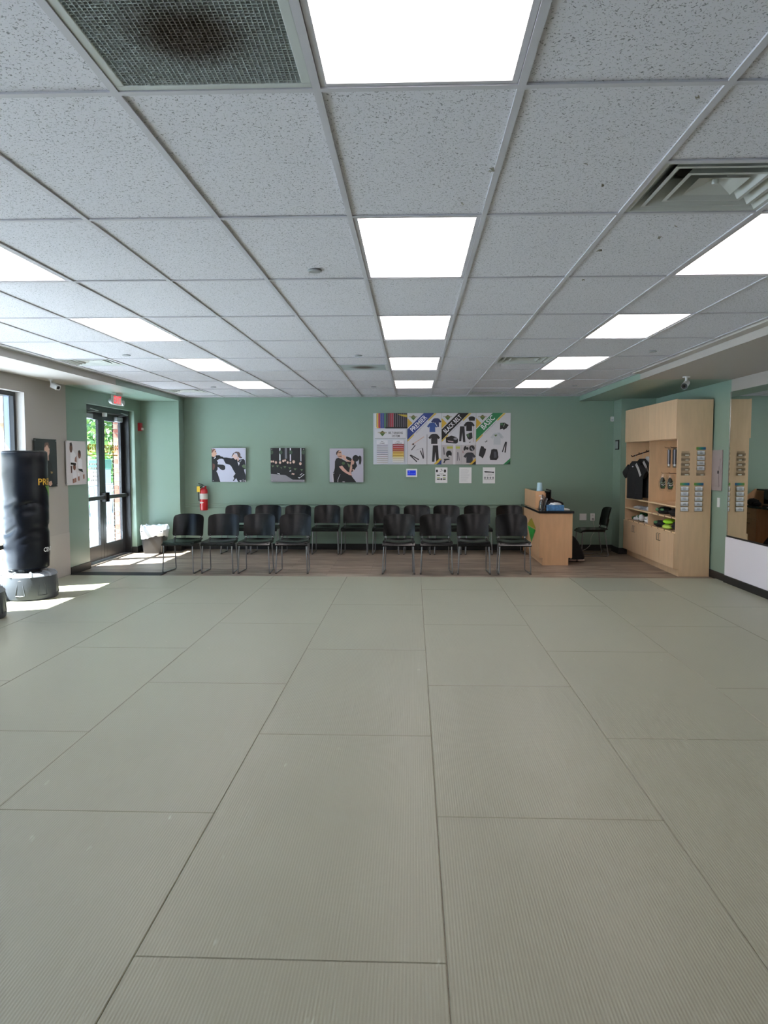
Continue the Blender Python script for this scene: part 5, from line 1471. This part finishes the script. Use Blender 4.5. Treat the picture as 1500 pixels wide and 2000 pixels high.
# shelf goods
def goods(name, lab, cat, c, r, m, seed, grp, amp=0.3, extra=None):
    t = thing(name, lab, cat, (c[0], c[1], c[2]-r[2]*0.8), grp)
    blob('cloth', c, r, m, t, seed, amp)
    if extra:
        for (dx, dy, dz, rr, mm, nm) in extra: blob(nm, (c[0]+dx, c[1]+dy, c[2]+dz), rr, mm, t, seed+1, 0.25, n1_=16, n2_=10)
LIME = M('lime green fabric', '#9bd32a', 0.6, bump=(60, 0.2)); DKG = M('dark green fabric', '#1f5a30', 0.7, bump=(60, 0.2)); TEAL = M('muted green fabric', '#4f7f58', 0.7)
s3, s2, s1 = 0.593, 0.793, 0.953
goods('sparring_glove', 'black sparring glove with green trim, lower shelf near bay, left end', 'glove', (3.70, 11.62, s3+0.042), (0.10, 0.17, 0.052), CLOTHK, 1, 'sparring gloves on the lower shelf', 0.25, [(-0.07, 0.02, 0.02, (0.04, 0.08, 0.025), TEAL, 'trim')])
goods('sparring_glove', 'lime green sparring glove on top of the lower shelf pile', 'glove', (3.70, 11.25, s3+0.105), (0.09, 0.13, 0.04), LIME, 2, 'sparring gloves on the lower shelf', 0.25)
goods('sparring_glove', 'yellow green glove at the front edge of the lower shelf', 'glove', (3.66, 11.22, s3+0.032), (0.07, 0.14, 0.032), M('yellow green fabric', '#b3cf5a', 0.6), 3, 'sparring gloves on the lower shelf', 0.25)
goods('sparring_glove', 'black glove at the side panel end of the lower shelf', 'glove', (3.74, 10.90, s3+0.065), (0.12, 0.16, 0.08), CLOTHK, 4, 'sparring gloves on the lower shelf', 0.2)
goods('folded_shirt', 'folded black shirt with green print on the upper shelf, near the divider', 'shirt', (3.72, 11.55, s2+0.045), (0.11, 0.19, 0.055), CLOTHK, 5, 'folded black shirts in the near bay', 0.25, [(-0.08, 0.05, 0.01, (0.04, 0.07, 0.03), TEAL, 'print'), (-0.07, -0.10, 0.02, (0.03, 0.05, 0.02), TEAL, 'print')])
goods('folded_shirt', 'folded plain black shirt on the upper shelf by the side panel', 'shirt', (3.74, 10.98, s2+0.05), (0.13, 0.24, 0.06), CLOTHK, 6, 'folded black shirts in the near bay', 0.2)
goods('cloth_bundle', 'green and white bundle on the lowest shelf of the far bay', 'cloth', (3.70, 12.55, s3+0.065), (0.08, 0.10, 0.075), DKG, 7, 'bundles on the far bay shelves', 0.35, [(-0.04, 0.09, -0.01, (0.05, 0.06, 0.05), CLOTHW, 'white_cloth'), (-0.05, -0.09, 0.0, (0.05, 0.05, 0.06), CLOTHW, 'white_cloth')])
goods('cloth_bundle', 'small dark green bundle at the far end of the lowest shelf', 'cloth', (3.70, 12.92, s3+0.03), (0.07, 0.11, 0.035), DKG, 8, 'bundles on the far bay shelves', 0.3, [(-0.04, -0.09, 0.0, (0.04, 0.05, 0.03), CLOTHW, 'white_cloth')])
goods('cloth_bundle', 'crumpled white cloth on the lowest shelf against the divider', 'cloth', (3.69, 12.17, s3+0.05), (0.08, 0.15, 0.062), CLOTHW, 9, 'bundles on the far bay shelves', 0.4)
goods('white_belt', 'coiled white belt on the middle shelf at the far end', 'belt', (3.68, 12.75, s2+0.02), (0.07, 0.13, 0.025), CLOTHW, 10, 'white belts on the middle shelf', 0.4)
goods('white_belt', 'white belt bundle on the middle shelf against the divider', 'belt', (3.67, 12.08, s2+0.035), (0.06, 0.07, 0.042), CLOTHW, 11, 'white belts on the middle shelf', 0.4)
t = thing('clear_packet_stack', 'flat stack of clear packets on the middle shelf of the far bay', 'packet', (3.75, 12.4, s2))
for q in range(4): B(3.63+0.01*q, 3.93, 12.20+0.02*q, 12.58-0.015*q, s2+0.001+q*0.012, s2+0.011+q*0.012, [flat('#aab0bc'), flat('#8f95a4')][q % 2]).build('packet', t, bevel=0.003)

# card racks on the side panel
YC = cy0
def rack(x0, z_top, zs, lab, header, wide=None):
    cx_ = x0+0.052
    t = thing('card_rack', lab, 'card rack', (cx_, YC, zs[-1][0]), 'card racks on the cabinet side')
    if header:
        n = 10; f = MB()
        for q in range(n):
            c = [Vector(lin('#6f9a3c')[:3]), Vector(lin('#2f8a80')[:3]), Vector(lin('#285a94')[:3])]
            v_ = q/(n-1)*2; i = min(int(v_), 1); cc = c[i].lerp(c[i+1], v_-i)
            m = M('header tint %d' % q, (cc.x, cc.y, cc.z), 0.5)
            f.box(x0-0.008+q*0.0125, x0-0.008+(q+1)*0.0125, YC-0.004, YC-0.0005, z_top-0.036, z_top, m)
        f.build('header_strip', t)
    B(x0, x0+0.104, YC-0.003, YC-0.0005, zs[-1][1]-0.01, zs[0][0]+0.01, CLEAR).build('backing', t)
    for (za, zb) in zs:
        g = MB(); g.box(x0-0.003, x0+0.107, YC-0.026, YC-0.023, zb-0.006, zb+0.026, CLEAR); g.box(x0-0.003, x0+0.107, YC-0.026, YC-0.003, zb-0.008, zb-0.005, CLEAR); g.box(x0-0.005, x0-0.002, YC-0.026, YC-0.003, zb-0.006, zb+0.03, CLEAR); g.box(x0+0.106, x0+0.109, YC-0.026, YC-0.003, zb-0.006, zb+0.03, CLEAR)
        g.build('pocket', t)
    return t
def cards(x0, zs, where):
    for q, (za, zb) in enumerate(zs):
        t = thing('white_card', '%s white card from the top in the %s' % (ordn[q], where), 'card', (x0+0.05, YC-0.018, zb), 'printed cards in the card racks')
        f = MB(); f.prism([(YC-0.020, zb-0.004), (YC-0.014, zb-0.004), (YC-0.008, za-0.002), (YC-0.014, za)], 'x', x0+0.003, x0+0.10, flat('#ececf2')); f.build('card', t)
        p = Print((0, 0, 1, 1), lambda u, v, l: (x0+0.003+u*0.097, YC-0.0203+0.006*v-LAY*l, zb-0.004+v*(za-zb+0.004)))
        for k in range(3):
            w_ = random.uniform(0.3, 0.55); a = 0.5-w_/2+random.uniform(-0.06, 0.06); y = 0.25+0.2*k
            p.rect(a, y, a+w_, y+0.09, ['#9a9ab4', '#a4a4aa', '#6c6c78'][(k+q) % 3])
        p.build('printed_lines', t)
z_lo = [(1.222-0.070*q, 1.222-0.070*q-0.050) for q in range(5)]
z_up = [(1.708-0.070*q, 1.708-0.070*q-0.050) for q in range(5)]
rack(3.640, 1.272, z_lo, 'lower left card rack with a green and blue header', True); cards(3.640, z_lo, 'lower left rack')
rack(3.828, 1.272, z_lo, 'lower right card rack with a green and blue header', True); cards(3.828, z_lo, 'lower right rack')
rack(3.846, 1.756, z_up, 'upper right card rack with a green and blue header, bottom pocket empty', True); cards(3.846, z_up[:4], 'upper right rack')
z_ul = [(1.690-0.066*q, 1.690-0.066*q-0.045) for q in range(5)]
rack(3.640, 1.70, z_ul, 'empty clear card rack without header, upper left on the cabinet side', False)
for q, (za, zb) in enumerate(z_ul+[z_up[4]]):
    x0 = 3.64 if q < 5 else 3.846
    w_ = 0.05 if q % 2 == 0 else 0.04
    par = [o for o in bpy.data.objects if o.name.startswith('card_rack')][-1 if q < 5 else -2]
    B(x0+0.058-w_/2+0.01, x0+0.058+w_/2+0.01, YC-0.0275, YC-0.0262, zb-0.004, zb+0.008, flat('#ece9dc')).build('label_strip', par)

# electrical panel and switch
t = thing('electrical_panel', 'grey steel breaker panel on the green wall right of the cabinet', 'breaker panel', (XR, 10.5, 1.18))
PGR = M('panel grey enamel', '#9d9090', 0.45)
B(XR-0.016, XR, 10.35, 10.74, 1.175, 1.715, PGR).build('cover', t, bevel=0.003)
d_ = B(XR-0.024, XR-0.016, 10.39, 10.665, 1.23, 1.60, PGR).build('panel_door', t, bevel=0.002)
B(XR-0.030, XR-0.024, 10.425, 10.46, 1.40, 1.44, BLACKM).build('latch', d_, bevel=0.003)
B(XR-0.0252, XR-0.024, 10.418, 10.424, 1.22, 1.50, BLACKM).build('painted_gap_shadow', d_)  # solid black strip, painting in the shade of a gap
t = thing('light_switch', 'white light switch on the green wall below the breaker panel', 'light switch', (XR, 10.595, 0.95))
B(XR-0.008, XR, 10.41, 10.495, 0.955, 1.08, WHITE).build('plate', t, bevel=0.003)
B(XR-0.013, XR-0.008, 10.44, 10.466, 0.985, 1.05, WHITE).build('rocker', t, bevel=0.002)

# mirror wall
t = thing('wall_mirror', 'large frameless wall mirror above the white panel on the right wall', 'mirror', (XR, 7, 0.6))
y = 10.135
while y > YF+0.3:
    a = max(y-1.83, YF+0.02)
    B(XR-0.008, XR-0.002, a+0.0008, y-0.0008, 0.612, 2.452, MIRROR).build('mirror_pane', t); y = a
B(XR-0.014, XR-0.001, YF+0.02, 10.14, 0.594, 0.612, BLACKM).build('bottom_channel', t)
B(XR-0.012, XR-0.001, 10.136, 10.147, 0.612, 2.452, M('bright edge channel', '#d8d8d8', 0.2, metal=0.8)).build('edge_channel', t)
print('PART2 done')
